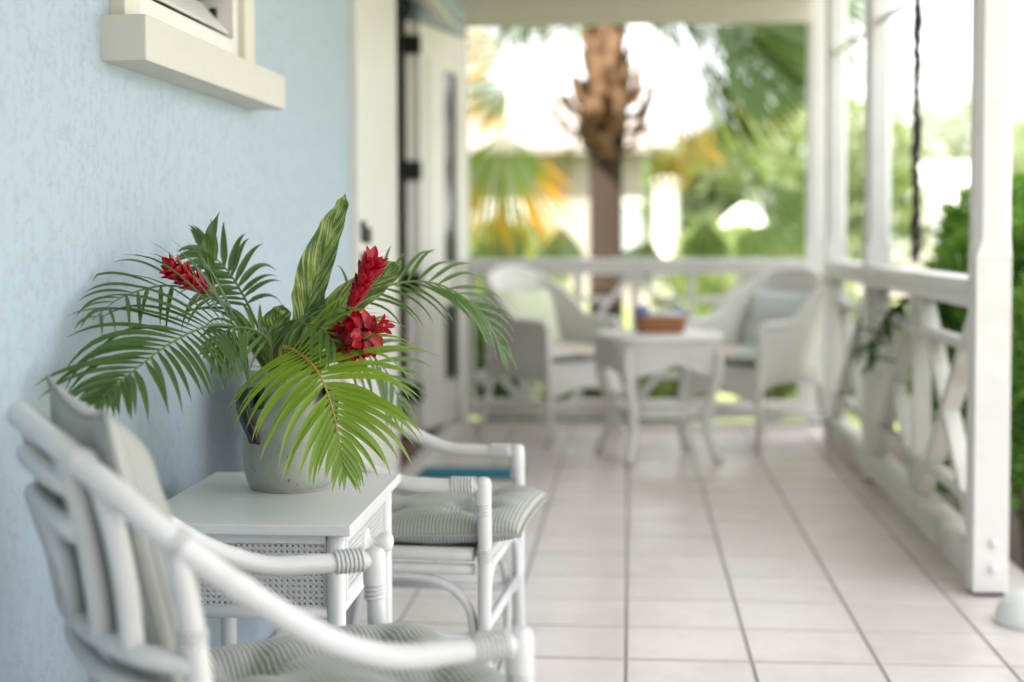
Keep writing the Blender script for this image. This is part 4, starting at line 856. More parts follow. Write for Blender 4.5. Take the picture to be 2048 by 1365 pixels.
def bract_mesh(L, w, cup, tipc):
    m = MB()
    def fn(i, j):
        q = -1 + 2 * i; f = j; wd = w * (math.sin(PI * min(1, .14 + .62 * f)) if f < .6 else math.sin(PI * (.14 + .62 * .6)) * (1 - ((f - .6) / .4) ** 1.9)) * .5
        z = f * L; bend = tipc * (f ** 2.2)
        return Vector((q * wd, bend + (1 - q * q) * wd * cup * .8, z))
    m.grid(fn, 6, 7, True, lambda i, j: (i, j)); return m.mesh('bract', 'bract')
BR_A = bract_mesh(.044, .021, .8, .013); BR_B = bract_mesh(.032, .026, .9, .018)
def ginger(label, stem, a, b, n, r0, r1, me, open0, open1, s0, s1, seed):
    """flower head along a-b; bracts open from open0 at the base to open1 at the tip"""
    rr = random.Random(seed); a = Vector(a); b = Vector(b); ax = (b - a).normalized(); L = (b - a).length; base = Vector(stem[0])
    root = thing('ginger_flower', label, 'flower', base, 0, 'red ginger flowers in the grey pot')
    sp = cr(list(stem) + [a, a.lerp(b, .5)], 6); m = MB(); m.tube([p - base for p in sp], .0058, 8); m.build('stem', 'rachis_green', root)
    m = MB(); m.tube([a - base, a.lerp(b, .4) - base, a.lerp(b, .93) - base], [.006, .009, .003], 8); m.build('core', 'bract_base', root)
    ref = Vector((0, 0, 1)) if abs(ax.z) < .8 else Vector((1, 0, 0)); e1 = (ref - ax * ref.dot(ax)).normalized(); e2 = ax.cross(e1)
    for k in range(n):
        f = k / (n - 1); an = k * 2.39996 + rr.uniform(-.2, .2); rad = e1 * math.cos(an) + e2 * math.sin(an); prof = math.sin(PI * min(1, .15 + .7 * f)) ** .7
        p = a + ax * (L * f * .86) + rad * (r0 + (r1 - r0) * f) * prof; op = open0 + (open1 - open0) * f + rr.uniform(-.12, .12)
        d = (ax * math.cos(op) + rad * math.sin(op)).normalized(); sc = (s0 + (s1 - s0) * f) * rr.uniform(.88, 1.12)
        yd = (rad * math.cos(op) - ax * math.sin(op)).normalized(); xd = yd.cross(d)
        M = Matrix(((xd.x, yd.x, d.x, p.x - base.x), (xd.y, yd.y, d.y, p.y - base.y), (xd.z, yd.z, d.z, p.z - base.z), (0, 0, 0, 1))) @ Matrix.Scale(sc, 4)
        link('bract', me, root, M)
    return root
ginger('slim pointed red ginger flower at the left, in front of the blue wall', [inpot(-.03, .01), at(500, 680, 3.06), at(455, 620, 3.05)], at(425, 588, 2.92), at(334, 530, 2.86), 48, .004, .006, BR_A, .14, .36, .85, .80, 1)
ginger('tall upright red ginger flower at the right', [inpot(.03, .01), at(640, 700, 3.04), at(672, 660, 3.0)], at(696, 622, 2.97), at(750, 516, 2.93), 66, .003, .009, BR_A, .05, .34, .70, .92, 2)
ginger('open red ginger flower low at the right, bracts spread like a rosette', [inpot(.03, -.02), at(630, 705, 2.98)], at(670, 688, 2.90), at(746, 664, 2.84), 56, .010, .018, BR_B, .65, 1.0, .90, 1.0, 3)
ginger('small star-shaped red ginger tip beside the low open flower', [inpot(.035, -.02), at(680, 690, 2.96)], at(722, 662, 2.90), at(772, 650, 2.86), 16, .003, .003, BR_A, .65, .55, .55, .60, 4)

# ------------------------------------------------------------------ wicker chairs and table at the back
def tub(x, f): pass
def wicker_chair(label, loc, rz):
    """faces local +X"""
    c = thing('wicker_armchair', label, 'wicker armchair', loc, rz, 'white wicker armchairs at the back')
    hw, dp = .268, .255
    # plan of the wrap-around shell: from the right arm front, round the back, to the left arm front
    def plan(t):
        # t 0..1
        pts = [(dp, -hw), (dp * .3, -hw - .005), (-dp * .4, -hw + .0), (-dp * .95, -hw * .78), (-dp * 1.12, -hw * .35), (-dp * 1.15, 0)]
        pts = pts + [(x, -y) for x, y in pts[-2::-1]]
        P = plan.c; i = min(int(t * (len(P) - 1)), len(P) - 2); return P[i].lerp(P[i + 1], t * (len(P) - 1) - i)
    pts = [(dp, -hw, 0), (dp * .3, -hw - .005, 0), (-dp * .4, -hw, 0), (-dp * .95, -hw * .78, 0), (-dp * 1.12, -hw * .35, 0), (-dp * 1.15, 0, 0)]; pts = pts + [(x, -y, 0) for x, y, z in pts[-2::-1]]
    plan.c = cr(pts, 6)
    def topz(t):
        q = abs(t - .5) * 2; return .655 + .27 * max(0, 1 - (q / .72) ** 2.6) if q < .72 else .655 - .02 * (q - .72)
    def flare(t, z): 
        p = plan(t); k = 1 + .16 * max(0, (z - .45)) / .45; return Vector((p.x * (k if p.x < 0 else 1), p.y * (1 + .10 * max(0, z - .45) / .45), z))
    m = MB(); th = .022
    def outer(i, j): return flare(i, .40 + (topz(i) - .40) * j)
    def inner(i, j):
        p = outer(i, j); return Vector((p.x * .93 + .006, p.y * .925, p.z))
    m.grid(outer, 48, 10); m.grid(inner, 48, 10, flip=True); m.build('shell', 'wicker_white', c)
    edge = [(outer(i / 48, 1) + inner(i / 48, 1)) / 2 for i in range(49)]; m = MB(); m.tube(edge, .021, 10); m.build('rolled_edge', 'wicker_white', c)
    for s in (0, 1):
        m = MB(); m.tube([(outer(s, j / 6) + inner(s, j / 6)) / 2 for j in range(7)], .021, 10); m.build('arm_post', 'wicker_white', c)
    # seat box with a gently arched apron
    m = MB(); m.box((-dp * .95, -hw * .93, .41), (dp + .015, hw * .93, .435)); m.build('seat', 'wicker_white', c, .008)
    def apr(p, q, nm):
        p = Vector(p); q = Vector(q); k = MB(); nv = Vector((q.y - p.y, p.x - q.x, 0)).normalized() * .012
        hgt = .15 if nm == 'apron' else .07
        fo = lambda i, j: p.lerp(q, i) + Vector((0, 0, .41 - (hgt - hgt * .3 * math.sin(PI * i)) * j))
        k.grid(lambda i, j: fo(i, j) + nv, 14, 4); k.grid(lambda i, j: fo(i, j) - nv, 14, 4, flip=True); k.build(nm, 'wicker_white', c)
        k = MB(); k.tube([fo(i / 14, 1) for i in range(15)], .014, 8); k.build('apron_edge', 'wicker_white', c)
    apr((dp + .01, -hw * .95, 0), (dp + .01, hw * .95, 0), 'apron'); apr((dp, -hw * .96, 0), (-dp * .9, -hw * .9, 0), 'side_apron'); apr((dp, hw * .96, 0), (-dp * .9, hw * .9, 0), 'side_apron')
    for s in (-1, 1):
        m = MB(); m.tube([(dp, s * hw * .97, .42), (dp + .004, s * hw * .97, .2), (dp + .012, s * hw, .003)], [.021, .019, .016], 10); m.build('front_leg', 'wicker_white', c)
        m = MB(); m.tube([(-dp * .9, s * hw * .85, .42), (-dp * 1.0, s * hw * .86, .2), (-dp * 1.28, s * hw * .92, .003)], [.02, .018, .015], 10); m.build('back_leg', 'wicker_white', c)
        m = MB(); m.tube([(dp + .004, s * hw * .97, .17), (-dp * 1.04, s * hw * .87, .17)], .012, 8); m.build('stretcher', 'wicker_white', c)
    m = MB(); m.tube([(-.02, -hw * .92, .17), (-.02, hw * .92, .17)], .012, 8); m.build('stretcher', 'wicker_white', c)
    return c
LA, RA = R(-42), R(180 + 42)
CL, CRR = (-0.445, 8.10, 0), (0.665, 7.92, 0)
wicker_chair('white wicker armchair left of the round table', CL, LA)
wicker_chair('white wicker armchair right of the round table', CRR, RA)
for (loc, a, lb, lb2, mt) in ((CL, LA, 'floral seat cushion on the left wicker armchair', 'pale green pillow propped in the left wicker armchair', 'cushion_green'), (CRR, RA, 'floral seat cushion on the right wicker armchair', 'pale blue pillow propped in the right wicker armchair', 'cushion_blue')):
    b = T3(*loc) @ Matrix.Rotation(a, 4, 'Z')
    cushion('seat_cushion', lb, b @ T3(.01, 0, .475), .255, .235, .045, [], 'cushion_floral', 0, 20, 'cushions on the wicker chairs', seed=4)
    cushion('pillow', lb2, b @ T3(-.155, .0, .635) @ Matrix.Rotation(R(-20), 4, 'Y') @ Matrix.Rotation(R(90), 4, 'Y'), .185, .20, .065, [], mt, 0, 20, 'pillows on the wicker chairs', seed=6)
wt = thing('wicker_table', 'white wicker table with curved legs between the wicker armchairs', 'table', (0.135, 7.42, 0), R(18))
m = MB(); m.lathe([(.0005, .628), (.27, .628), (.292, .624), (.302, .612), (.300, .596), (.285, .586), (.0005, .586)], 48, None, 3.2); m.build('table_top', 'wicker_white', wt)
def apw(i, j):
    a = 2 * PI * i; cx, cy = math.cos(a), math.sin(a); mm = 1 / ((abs(cx) ** 3.2 + abs(cy) ** 3.2) ** (1 / 3.2)); r = .285 - .02 * j
    dz = .090 + .060 * (abs(math.sin(2 * a)) ** 1.2)
    return Vector((r * mm * cx, r * mm * cy, .588 - dz * j))
m = MB(); m.grid(apw, 64, 4); m.grid(lambda i, j: apw(i, j) * .96 + Vector((0, 0, .022)), 64, 4, flip=True); m.build('apron', 'wicker_white', wt)
m = MB(); m.tube([apw(i / 64, 1) for i in range(64)], .011, 8, closed=True); m.build('apron_edge', 'wicker_white', wt)
for k in range(4):
    a = PI / 4 + k * PI / 2; d = Vector((math.cos(a), math.sin(a), 0))
    m = MB(); m.tube(cr([d * .335 + Vector((0, 0, .56)), d * .325 + Vector((0, 0, .42)), d * .275 + Vector((0, 0, .25)), d * .275 + Vector((0, 0, .13)), d * .335 + Vector((0, 0, .004))], 5), .024, 10); m.build('leg', 'wicker_white', wt)
m = MB(); m.lathe([(.0005, .252), (.19, .252), (.205, .245), (.205, .225), (.19, .218), (.0005, .218)], 40, None, 3.0); m.build('shelf', 'wicker_white', wt)
# basket and what lies in it
BK = Matrix.Translation((0.145, 7.40, 0.629)) @ Matrix.Rotation(R(4), 4, 'Z')
bk = thing('basket', 'brown woven basket on the white wicker table', 'basket'); bk.matrix_world = BK
m = MB()
def bas(i, j, k=1.0):
    a = 2 * PI * i; cx, cy = math.cos(a), math.sin(a); mm = 1 / ((abs(cx) ** 5 + abs(cy) ** 5) ** .2); f = 1 + .10 * j; return Vector((.115 * mm * cx * f * k, .085 * mm * cy * f * k, .003 + .075 * j))
m.grid(bas, 48, 6); m.grid(lambda i, j: bas(i, j, .92), 48, 6, flip=True); m.build('basket_wall', 'wicker_brown', bk)
m = MB(); m.tube([bas(i / 48, 1, .97) for i in range(48)], .008, 8, closed=True); m.build('rim', 'wicker_brown', bk)
m = MB(); m.lathe([(.0005, .004), (.11, .004)], 32, Matrix.Scale(.78, 4, (0, 1, 0)), 5); m.build('bottom', 'wicker_brown', bk)
m = MB(); m.tube([bas(i / 48, .33) for i in range(48)], .007, 6, closed=True); m.tube([bas(i / 48, .66) for i in range(48)], .007, 6, closed=True); m.build('weave_band', 'wicker_brown', bk)
def cloth(label, M, mat, sx, sy, sz, seed):
    m = MB()
    def fn(i, j):
        a = 2 * PI * i; b = PI * (j - .5) * .999; d = Vector((math.cos(a) * math.cos(b), math.sin(a) * math.cos(b), math.sin(b))); k = 1 + .35 * noise.noise(d * 2.4 + Vector((seed, 0, 0)))
        return Vector((d.x * sx * k, d.y * sy * k, d.z * sz * k))
    m.grid(fn, 24, 12); o = m.build('napkin', mat); o.matrix_world = M; return tag(o, label, 'napkin')
cloth('crumpled blue napkin at the left end of the basket', BK @ T3(-.088, -.03, .105), 'cloth_blue', .035, .045, .035, 1)
cloth('crumpled blue napkin at the right end of the basket', BK @ T3(.085, -.02, .098), 'cloth_blue', .045, .04, .026, 5)
cloth('white napkin along the front edge of the basket', BK @ T3(.01, -.055, .088), 'cloth_white', .10, .025, .022, 9)
rr = random.Random(5)
pet = MB(); pet.grid(lambda i, j: Vector(((i - .5) * .022 * math.sin(PI * min(.95, .15 + j * .8)), .004 * (1 - (2 * i - 1) ** 2), .026 * j)), 4, 4); pet_me = pet.mesh('petal', 'petal_cream')
for k, (x, y, z) in enumerate(((-.035, 0, .14), (.0, .01, .155), (.03, -.01, .145), (.055, .02, .135), (-.01, -.03, .130))):
    fl = thing('cream_flower', ['cream flower at the left of the bunch in the basket', 'tallest cream flower in the basket', 'cream flower right of centre in the basket', 'rightmost cream flower in the basket', 'cream flower at the front of the basket'][k], 'flower', (0, 0, 0), 0, 'cream flowers in the basket'); fl.matrix_world = BK @ T3(x, y, 0)
    m = MB(); m.tube([(0, 0, .01), (.002, 0, z * .6), (0, 0, z)], .002, 5); m.build('stem', 'leaf_green', fl)
    for q in range(9):
        M = T3(0, 0, z) @ Matrix.Rotation(q * 2 * PI / 9 + (.3 if q % 2 else 0), 4, 'Z') @ Matrix.Rotation(R(35 + 35 * (q % 2)), 4, 'X'); link('petal', pet_me, fl, M)

# ------------------------------------------------------------------ garden: shrubs, palms, trees, neighbours
def leaves(mb, n, fn, size, rr, up=.25):
    """n leaf-shaped faces; fn(rr) gives a point and an outward direction"""
    for _ in range(n):
        p, d = fn(rr); d = (Vector(d) + Vector((rr.gauss(0, .6), rr.gauss(0, .6), rr.gauss(0, .6) + up))).normalized()
        L = size * rr.uniform(.6, 1.35); w_ = L * rr.uniform(.32, .5); x = d.cross(Vector((rr.gauss(0, 1), rr.gauss(0, 1), rr.gauss(0, 1)))).normalized()
        n2 = x.cross(d); p = Vector(p); a = p; b = p + d * L * .5 + x * w_ * .5 + n2 * w_ * .12; c = p + d * L; e = p + d * L * .5 - x * w_ * .5 + n2 * w_ * .12
        o = len(mb.v); mb.v += [tuple(a), tuple(b), tuple(c), tuple(e)]; mb.f += [(o, o + 1, o + 2), (o, o + 2, o + 3)]; mb.sm += [False, False]
def blob_fn(centres):
    tot = sum(r ** 2 for _, r in centres)
    def fn(rr):
        q = rr.uniform(0, tot)
        for c, r in centres:
            q -= r ** 2
            if q <= 0: break
        d = Vector((rr.gauss(0, 1), rr.gauss(0, 1), rr.gauss(0, 1))).normalized(); k = rr.uniform(.55, 1.0) ** .5
        return Vector(c) + d * r * k, d
    return fn
def shrub(label, x, y, h, rad, n, size, mat, seed, group='garden shrubs round the veranda', flowers=0):
    rr = random.Random(seed); s = thing('shrub', label, 'shrub', (x, y, GZ), 0, group)
    cs = []
    for k in range(9):
        a = rr.uniform(0, 2 * PI); q = rad * rr.uniform(.1, .62); cs.append(((q * math.cos(a), q * math.sin(a), h * rr.uniform(.25, .82)), rad * rr.uniform(.32, .55)))
    cs.append(((0, 0, h * .80), rad * .42))
    m = MB()
    for c, r in cs[:6]: m.tube(cr([(0, 0, 0), (c[0] * .4, c[1] * .4, c[2] * .45), c], 4), [.016] * 4 + [.012] * 4 + [.006], 6)
    m.build('stems', 'bark', s)
    m = MB(); leaves(m, n, blob_fn(cs), size, rr); tag(m.build('foliage', mat, s), kind='stuff')
    if flowers:
        m = MB(); fn = blob_fn(cs); leaves(m, flowers, fn, size * .55, rr); tag(m.build('white_flecks', 'fleck_white', s), kind='stuff')  # small white leaf-shaped faces scattered through the foliage
    return s
for (lb, x, y, h, rad, n, sz, mt, sd, fl) in (
        ('bright green hedge shrub right behind the front post', 1.78, 5.35, 1.72, .56, 7000, .075, 'hedge_leaf', 1, 0),
        ('bright green hedge shrub outside the front railing section', 1.66, 6.25, 1.86, .48, 7500, .075, 'hedge_leaf', 2, 0),
        ('hedge shrub outside the railing beside the hanging chain', 1.68, 7.05, 1.80, .46, 6500, .075, 'hedge_leaf', 3, 0),
        ('hedge shrub farthest from the front post', 2.02, 7.85, 1.74, .50, 5000, .075, 'hedge_leaf', 4, 0),
        ('dark leafy shrub behind the left end of the back railing', -.80, 9.55, 1.05, .50, 2600, .085, 'shrub_dark', 5, 0),
        ('dark low shrub at the foot of the big palm', -.25, 9.75, .72, .42, 2000, .080, 'shrub_dark', 6, 0),
        ('light green shrub seen under the round table', .18, 10.2, .75, .40, 1600, .09, 'shrub_light', 7, 0),
        ('white-flecked shrub behind the right wicker armchair', .95, 10.1, 1.42, .40, 1300, .09, 'shrub_light', 8, 60),
        ('yellow-green shrub behind the back railing at the palm trunk', .05, 9.5, .95, .30, 1000, .08, 'shrub_light', 9, 0),
        ('pale green bush on the lawn left of the palm', -1.25, 13.5, 1.40, .85, 2600, .12, 'shrub_light', 10, 0),
        ('pale green bush on the lawn right of the palm', 1.15, 15.0, 1.45, .95, 2600, .13, 'shrub_light', 11, 0),
        ('dark bush on the lawn between the palm and the corner post', 1.7, 12.6, .95, .6, 1800, .11, 'shrub_dark', 12, 0)):
    shrub(lb, x, y, h, rad, n, sz, mt, sd, flowers=fl)
# sprig hanging through the side railing
sp = thing('hanging_sprig', 'dark leafy sprig poking through the side railing', 'sprig', (0.985, 6.05, 0.70), 0)
m = MB(); ptsS = cr([(.16, .10, .16), (.06, .04, .10), (0, 0, 0), (-.03, -.04, -.10)], 5); m.tube(ptsS, .004, 6); m.build('stem', 'bark', sp)
rr = random.Random(8)
lf = MB(); lf.grid(lambda i, j: Vector(((i - .5) * .026 * math.sin(PI * min(.97, .05 + j)), .003 * math.cos(PI * i), .075 * j)), 2, 5, True); lf_me = lf.mesh('leaf', 'leaf_green')
for k in range(46):
    p = ptsS[rr.randrange(len(ptsS))]; link('leaf', lf_me, sp, T3(p.x, p.y, p.z) @ Matrix.Rotation(rr.uniform(0, 6.28), 4, 'Z') @ Matrix.Rotation(rr.uniform(1.2, 2.6), 4, 'X') @ Matrix.Scale(rr.uniform(.9, 1.6), 4))
# round white lamp low behind the back railing
gl = thing('globe_lamp', 'white globe on a short stake behind the left end of the back railing', 'lamp', (-.90, 9.15, GZ))
m = MB(); m.tube([(0, 0, 0), (0, 0, .54)], .012, 8); m.build('stake', 'black_metal', gl)
m = MB(); m.lathe([(.0005, -.055)] + [(.055 * math.sin(PI * k / 12), -.055 * math.cos(PI * k / 12)) for k in range(1, 12)] + [(.0005, .055)], 24, T3(0, 0, .585)); m.build('globe', 'porcelain', gl)

def fan_mesh(rad, spread, nseg, droop, rr, split=.45):
    """palmate blade in local XZ plane pointing to -Z from the hub"""
    m = MB()
    for k in range(nseg):
        a = -spread / 2 + spread * (k + .5) / nseg; da = spread / nseg * .92; L = rad * (1 - .22 * (abs(a) / (spread / 2)) ** 2) * rr.uniform(.9, 1.06); dr = droop * rr.uniform(.7, 1.4); vs = []; uv = []; n = 7
        for s in range(n + 1):
            f = s / n; r = .04 * rad + L * f; wv = r * math.tan(da / 2) if f < split else max(split * L * math.tan(da / 2) * (1 - ((f - split) / (1 - split)) ** 1.6), .001)
            bend = -dr * (max(0, f - .35) ** 2); c = Vector((math.sin(a) * r, bend * .55 + .02 * math.sin(k * 1.3), -math.cos(a) * r + bend * .25)); X = Vector((math.cos(a), 0, math.sin(a)))
            fold = wv * .45; vs += [c - X * wv, c + Vector((0, -fold, 0)), c + X * wv]; uv += [(0, f), (.5, f), (1, f)]
        m.add(vs, [(s * 3 + q, s * 3 + q + 1, s * 3 + q + 4, s * 3 + q + 3) for s in range(n) for q in (0, 1)], True, uv)
    return m
def fan(parent, base, hub, direc, rad, spread, mat, droop, seed, toward=None, nseg=24):
    """petiole from base to hub, blade pointing along direc"""
    rr = random.Random(seed); base = Vector(base); hub = Vector(hub); o = parent.location
    mid = (base + hub) / 2 + Vector((0, 0, .12 * (hub - base).length)); lf = bpy.data.objects.new('fan_leaf', None); C.objects.link(lf); lf.parent = parent
    m = MB(); m.tube([p - o for p in cr([base, mid, hub], 6)], .012, 6); m.build('petiole', 'rachis_green', lf)
    z = -Vector(direc).normalized(); face = Vector(toward) if toward else (CAM - hub); y = face - z * face.dot(z); y.normalize(); x = y.cross(z)
    h = hub - o
    M = Matrix(((x.x, -y.x, z.x, h.x), (x.y, -y.y, z.y, h.y), (x.z, -y.z, z.z, h.z), (0, 0, 0, 1)))
    # x, -y, z keeps the blade's drooping side towards the viewer
    fan_mesh(rad, spread, nseg, droop, rr, .78 if mat == 'fan_green' else .66).build('blade', mat, lf, M=M)
TR = at(1212, 400, 10.6); TRX, TRY = TR.x, TR.y
palm = thing('fan_palm', 'tall fan palm with brown trunk and ragged leaf bases behind the back railing', 'palm tree', (TRX, TRY, GZ))
m = MB(); hh = [(0.15, 0), (.135, .15)]
z = .15
while z < 2.35:
    hh += [(.122 - .004 * (z > 1), z), (.128 - .004 * (z > 1), z + .035), (.118 - .004 * (z > 1), z + .045)]; z += .075
hh += [(.12, 2.4), (.085, 3.0), (.0005, 3.15)]
m.lathe(hh, 28); m.build('trunk', 'palm_bark', palm)
rr = random.Random(21)
for k in range(84):
    f = k / 84; z = 2.02 + 1.05 * f + rr.uniform(-.03, .03); a = k * 2.39996 + rr.uniform(-.25, .25); d = Vector((math.cos(a), math.sin(a), 0)); sd = Vector((-d.y, d.x, 0))
    out = (.15 + .22 * math.exp(-((f - .20) / .18) ** 2)) * rr.uniform(.7, 1.3); Lz = rr.uniform(.16, .34); P = cr([d * .095 + Vector((0, 0, z)), d * (out * .8) + Vector((0, 0, z + Lz * .35)), d * (out * (.9 + .25 * rr.random())) + Vector((0, 0, z + Lz))], 4)
    m = MB(); vs = []; n = len(P)
    for i, p in enumerate(P):
        wv = .080 * (1 - .55 * i / (n - 1)); vs += [p - sd * wv, p + d * .022, p + sd * wv, p - d * .010]
    fs = [(i * 4 + q, i * 4 + (q + 1) % 4, i * 4 + 4 + (q + 1) % 4, i * 4 + 4 + q) for i in range(n - 1) for q in range(4)] + [(3, 2, 1, 0), (n * 4 - 4, n * 4 - 3, n * 4 - 2, n * 4 - 1)]
    m.add(vs, fs); m.build('leaf_base', 'palm_boot', palm)
cr_top = Vector((TRX, TRY, 2.70))
for (hx, hy, hd, dx, dz, rad, spr, mat, sd) in (
        (1008, 262, 10.2, .0, -1, .86, 2.1, 'fan_yellow', 1), (1372, 40, 10.2, .82, -.72, 1.10, 1.25, 'fan_green', 2), (1512, 362, 10.2, .72, -.72, .60, 1.15, 'fan_green', 3),
        (1015, 90, 10.7, -.9, -.25, .42, 1.6, 'fan_gold', 4), (1015, 165, 10.9, -.8, -.55, .50, 1.9, 'fan_yellow', 5), (1060, -60, 10.3, -.35, -1, .60, 1.5, 'fan_green', 21), (1150, -80, 10.6, -.1, -1, .62, 1.2, 'fan_green', 26), (1320, -85, 10.2, .2, -1, .66, 1.3, 'fan_green', 22), (1460, -75, 10.4, .3, -1, .72, 1.6, 'fan_green', 23), (1570, -30, 10.3, .2, -1, .6, 1.5, 'fan_green', 27), (1300, 290, 10.7, .5, -.7, .38, 1.2, 'fan_gold', 24), (1150, 290, 10.8, -.5, -.7, .36, 1.2, 'fan_gold', 25), (1500, 60, 10.5, .95, -.35, .80, 1.3, 'fan_green', 6), (1330, 60, 10.3, .25, .95, .5, 1.2, 'fan_green', 12), (1440, 10, 10.0, .7, -.8, .95, 1.3, 'fan_green', 13), (1390, 120, 10.6, .65, -.9, .75, 1.0, 'fan_green', 14),
        (1365, 215, 11.0, .35, -1, .50, 1.5, 'fan_gold', 7), (1260, -60, 10.2, -.1, .9, .9, 2.6, 'fan_green', 8), (1150, -90, 10.4, -.6, .5, .9, 2.6, 'fan_green', 9), (1560, -60, 10.2, .8, -.4, .75, 2.2, 'fan_green', 10)):
    h = at(hx, hy, hd); direc = RT * dx + Vector((0, 0, dz)); fan(palm, cr_top + (h - cr_top) * .03, h, direc, rad, spr, mat, .35, sd, (CAM - h).normalized() + Vector((math.sin(sd * 2.1) * .9, 0, math.cos(sd * 1.7) * .5)))
for (lb, x, y, h, items, sd) in (
        ('young fan palm low behind the back railing left of the trunk', 1120, 11.6, .0, ((1122, 452, 11.5, .0, -1, .42, 1.5), (1060, 470, 11.7, -.9, -.4, .42, 1.9), (960, 470, 11.8, .3, -1, .45, 1.6)), 31),
        ('young fan palm low behind the back railing right of the trunk', 1400, 11.6, .0, ((1410, 440, 11.5, .0, -1, .40, 1.6), (1300, 480, 11.6, -.3, -1, .40, 1.8), (1470, 470, 11.7, .8, -.5, .42, 1.9), (1600, 450, 11.8, .2, -1, .5, 1.6)), 41)):
    b = at(x, 600, y); yp = thing('fan_palm', lb, 'palm', (b.x, b.y, GZ), 0, 'young fan palms in the garden')
    m = MB(); m.lathe([(.07, 0), (.06, .2), (.03, .35), (.0005, .4)], 12); m.build('trunk', 'palm_bark', yp)
    for k, (hx, hy, hd, dx, dz, rad, spr) in enumerate(items):
        fan(yp, Vector((b.x, b.y, GZ + .3)), at(hx, hy, hd), RT * dx + Vector((0, 0, dz)), rad, spr, 'fan_green', .4, sd + k, nseg=22)

def tree(label, x, y, h, rad, n, size, mat, seed):
    rr = random.Random(seed); t_ = thing('tree', label, 'tree', (x, y, GZ), 0, 'trees beyond the garden')
    m = MB(); m.tube(cr([(0, 0, 0), (.1 * rad, 0, h * .3), (-.05 * rad, .05 * rad, h * .65)], 4), [.05 * h] * 3 + [.04 * h] * 3 + [.03 * h] * 2 + [.02 * h], 8)
    cs = []
    for k in range(12):
        a = rr.uniform(0, 2 * PI); q = rad * rr.uniform(.15, .7); cs.append(((q * math.cos(a), q * math.sin(a), h * rr.uniform(.42, .88)), rad * rr.uniform(.26, .46)))
    for c, r in cs[:6]: m.tube([(0, 0, h * .35), (c[0] * .6, c[1] * .6, c[2] * .8), c], [.02 * h, .014 * h, .006 * h], 6)
    m.build('trunk', 'bark', t_)
    m = MB(); leaves(m, n, blob_fn(cs), size, rr); tag(m.build('crown', mat, t_), kind='stuff')
for k, (lb, x, y, h, rad, mt) in enumerate((
        ('round light green tree beside the corner post', 3.2, 24, 3.7, 1.9, 'tree_leaf'), ('yellowish green tree between the two right posts', 8.2, 52, 6.6, 3.4, 'tree_leaf_warm'), ('green tree behind the white gabled cottage', 13.6, 52, 6.0, 3.0, 'tree_leaf'),
        ('green tree at the far right behind the front post', 12.6, 40, 5.0, 2.8, 'tree_leaf'), ('green tree behind the chain', 11.4, 50, 6.4, 3.4, 'tree_leaf'), 
        ('green tree in front of the pale-roofed house', -1.9, 20, 1.35, .9, 'tree_leaf_warm'), ('pale tree between the palm and the corner post', .95, 21, 2.9, 1.1, 'tree_leaf'), ('green tree behind the white parasol', 5.2, 48, 5.4, 2.8, 'tree_leaf'),
        )):
    tree(lb, x, y, h, rad, 3400, .24, mt, 100 + k)
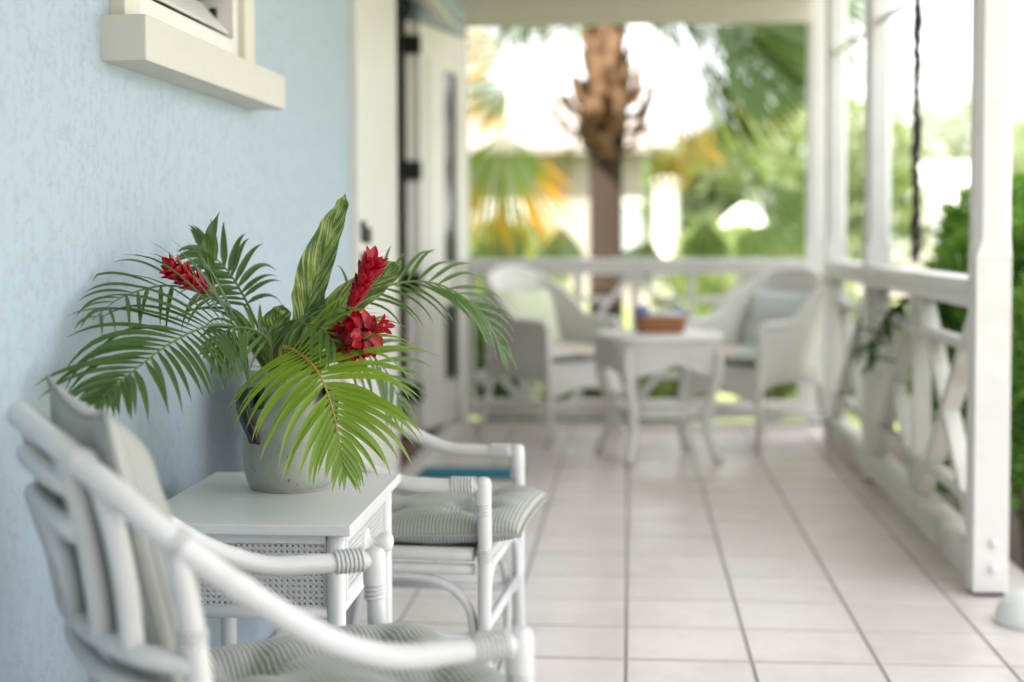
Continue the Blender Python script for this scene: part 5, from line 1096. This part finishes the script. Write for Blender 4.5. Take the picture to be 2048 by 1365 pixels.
# neighbouring houses
def hip_house(label, x0, x1, y0, y1, ze, zr, wallm, roofm, nwin, over=.5):
    h = thing('neighbour_house', label, 'house', ((x0 + x1) / 2, y0, GZ)); ox, oy = (x0 + x1) / 2, y0
    m = MB(); m.box((x0 - ox, 0, 0), (x1 - ox, y1 - y0, ze - GZ)); m.build('wall', wallm, h)
    m = MB(); ym = (y1 - y0) / 2; ins = min(ym, (x1 - x0) / 2 - .1) ; a, b, c, d = x0 - ox - over, x1 - ox + over, -over, y1 - y0 + over; z0, z1 = ze - GZ + .002, zr - GZ
    m.add([(a, c, z0), (b, c, z0), (b, d, z0), (a, d, z0), (a + ins, ym, z1), (b - ins, ym, z1), (a, c, z0 + .15), (b, c, z0 + .15), (b, d, z0 + .15), (a, d, z0 + .15)],
          [(3, 2, 1, 0), (0, 1, 7, 6), (1, 2, 8, 7), (2, 3, 9, 8), (3, 0, 6, 9), (6, 7, 5, 4), (7, 8, 5), (8, 9, 4, 5), (9, 6, 4)]); m.build('roof', roofm, h)
    W = x1 - x0
    for k in range(nwin):
        xc = x0 - ox + W * (k + .5) / nwin
        wd = bpy.data.objects.new('window', None); C.objects.link(wd); wd.parent = h
        m = MB(); m.box((xc - .5, -.012, 1.0), (xc + .5, -.004, 2.1)); m.build('pane', 'sky_reflect_glass', wd)
        m = MB()
        for (p, q) in (((xc - .57, -.05, .93), (xc + .57, -.001, 1.0)), ((xc - .57, -.05, 2.1), (xc + .57, -.001, 2.17)), ((xc - .57, -.05, 1.0), (xc - .5, -.001, 2.1)), ((xc + .5, -.05, 1.0), (xc + .57, -.001, 2.1)), ((xc - .02, -.04, 1.0), (xc + .02, -.013, 2.1))): m.box(p, q)
        m.build('window_frame', 'white_paint', wd)
    return h
hip_house('white neighbouring house with a pale beige hipped roof behind the palm', -9.5, 1.35, 30, 38, 2.75, 4.35, 'plaster_beige', 'roof_grey', 4)
hip_house('white gabled cottage behind the hedge at the right', 6.3, 11.4, 40, 44, 1.70, 3.10, 'plaster_beige', 'roof_white', 2, .3)
hip_house('long low white house seen between the corner posts', 4.3, 6.6, 33, 36, 1.35, 1.90, 'plaster_beige', 'roof_white', 1, .2)
pl = thing('white_pillar', 'tall white pillar in the garden right of the palm trunk', 'pillar', (*at(1332, 600, 16)[:2], GZ))
m = MB(); m.box((-.17, -.17, 0), (.17, .17, .25)); m.build('pillar_base', 'plaster_white', pl, .01)
m = MB(); m.lathe([(.125, .25), (.14, .5), (.15, 1.2), (.13, 2.0)], 20); m.build('pillar_shaft', 'plaster_white', pl)
m = MB(); m.lathe([(.13, 2.0), (.15, 2.03), (.15, 2.08), (.0005, 2.12)], 20); m.build('pillar_cap', 'plaster_white', pl)
pl2 = thing('white_pillar', 'short white pillar standing on the lawn behind the right wicker armchair', 'pillar', (*at(1602, 700, 13.5)[:2], GZ))
m = MB(); m.lathe([(.14, 0), (.14, .12), (.105, .14), (.10, .75), (.09, .95)], 20); m.build('pillar_shaft', 'plaster_white', pl2)
m = MB(); m.lathe([(.12, .95), (.12, 1.02), (.0005, 1.10)], 20); m.build('pillar_cap', 'plaster_white', pl2)
pz = at(1488, 440, 18.5); pa = thing('garden_parasol', 'white open garden parasol in the distance left of the corner post', 'parasol', (pz.x, pz.y, GZ))
m = MB(); m.tube([(0, 0, 0), (0, 0, 1.80)], .02, 8); m.build('pole', 'white_paint', pa)
m = MB(); m.lathe([(.0005, 1.86), (.10, 1.80), (.24, 1.68), (.31, 1.61), (.305, 1.57)], 8); m.build('canopy', 'plaster_white', pa)
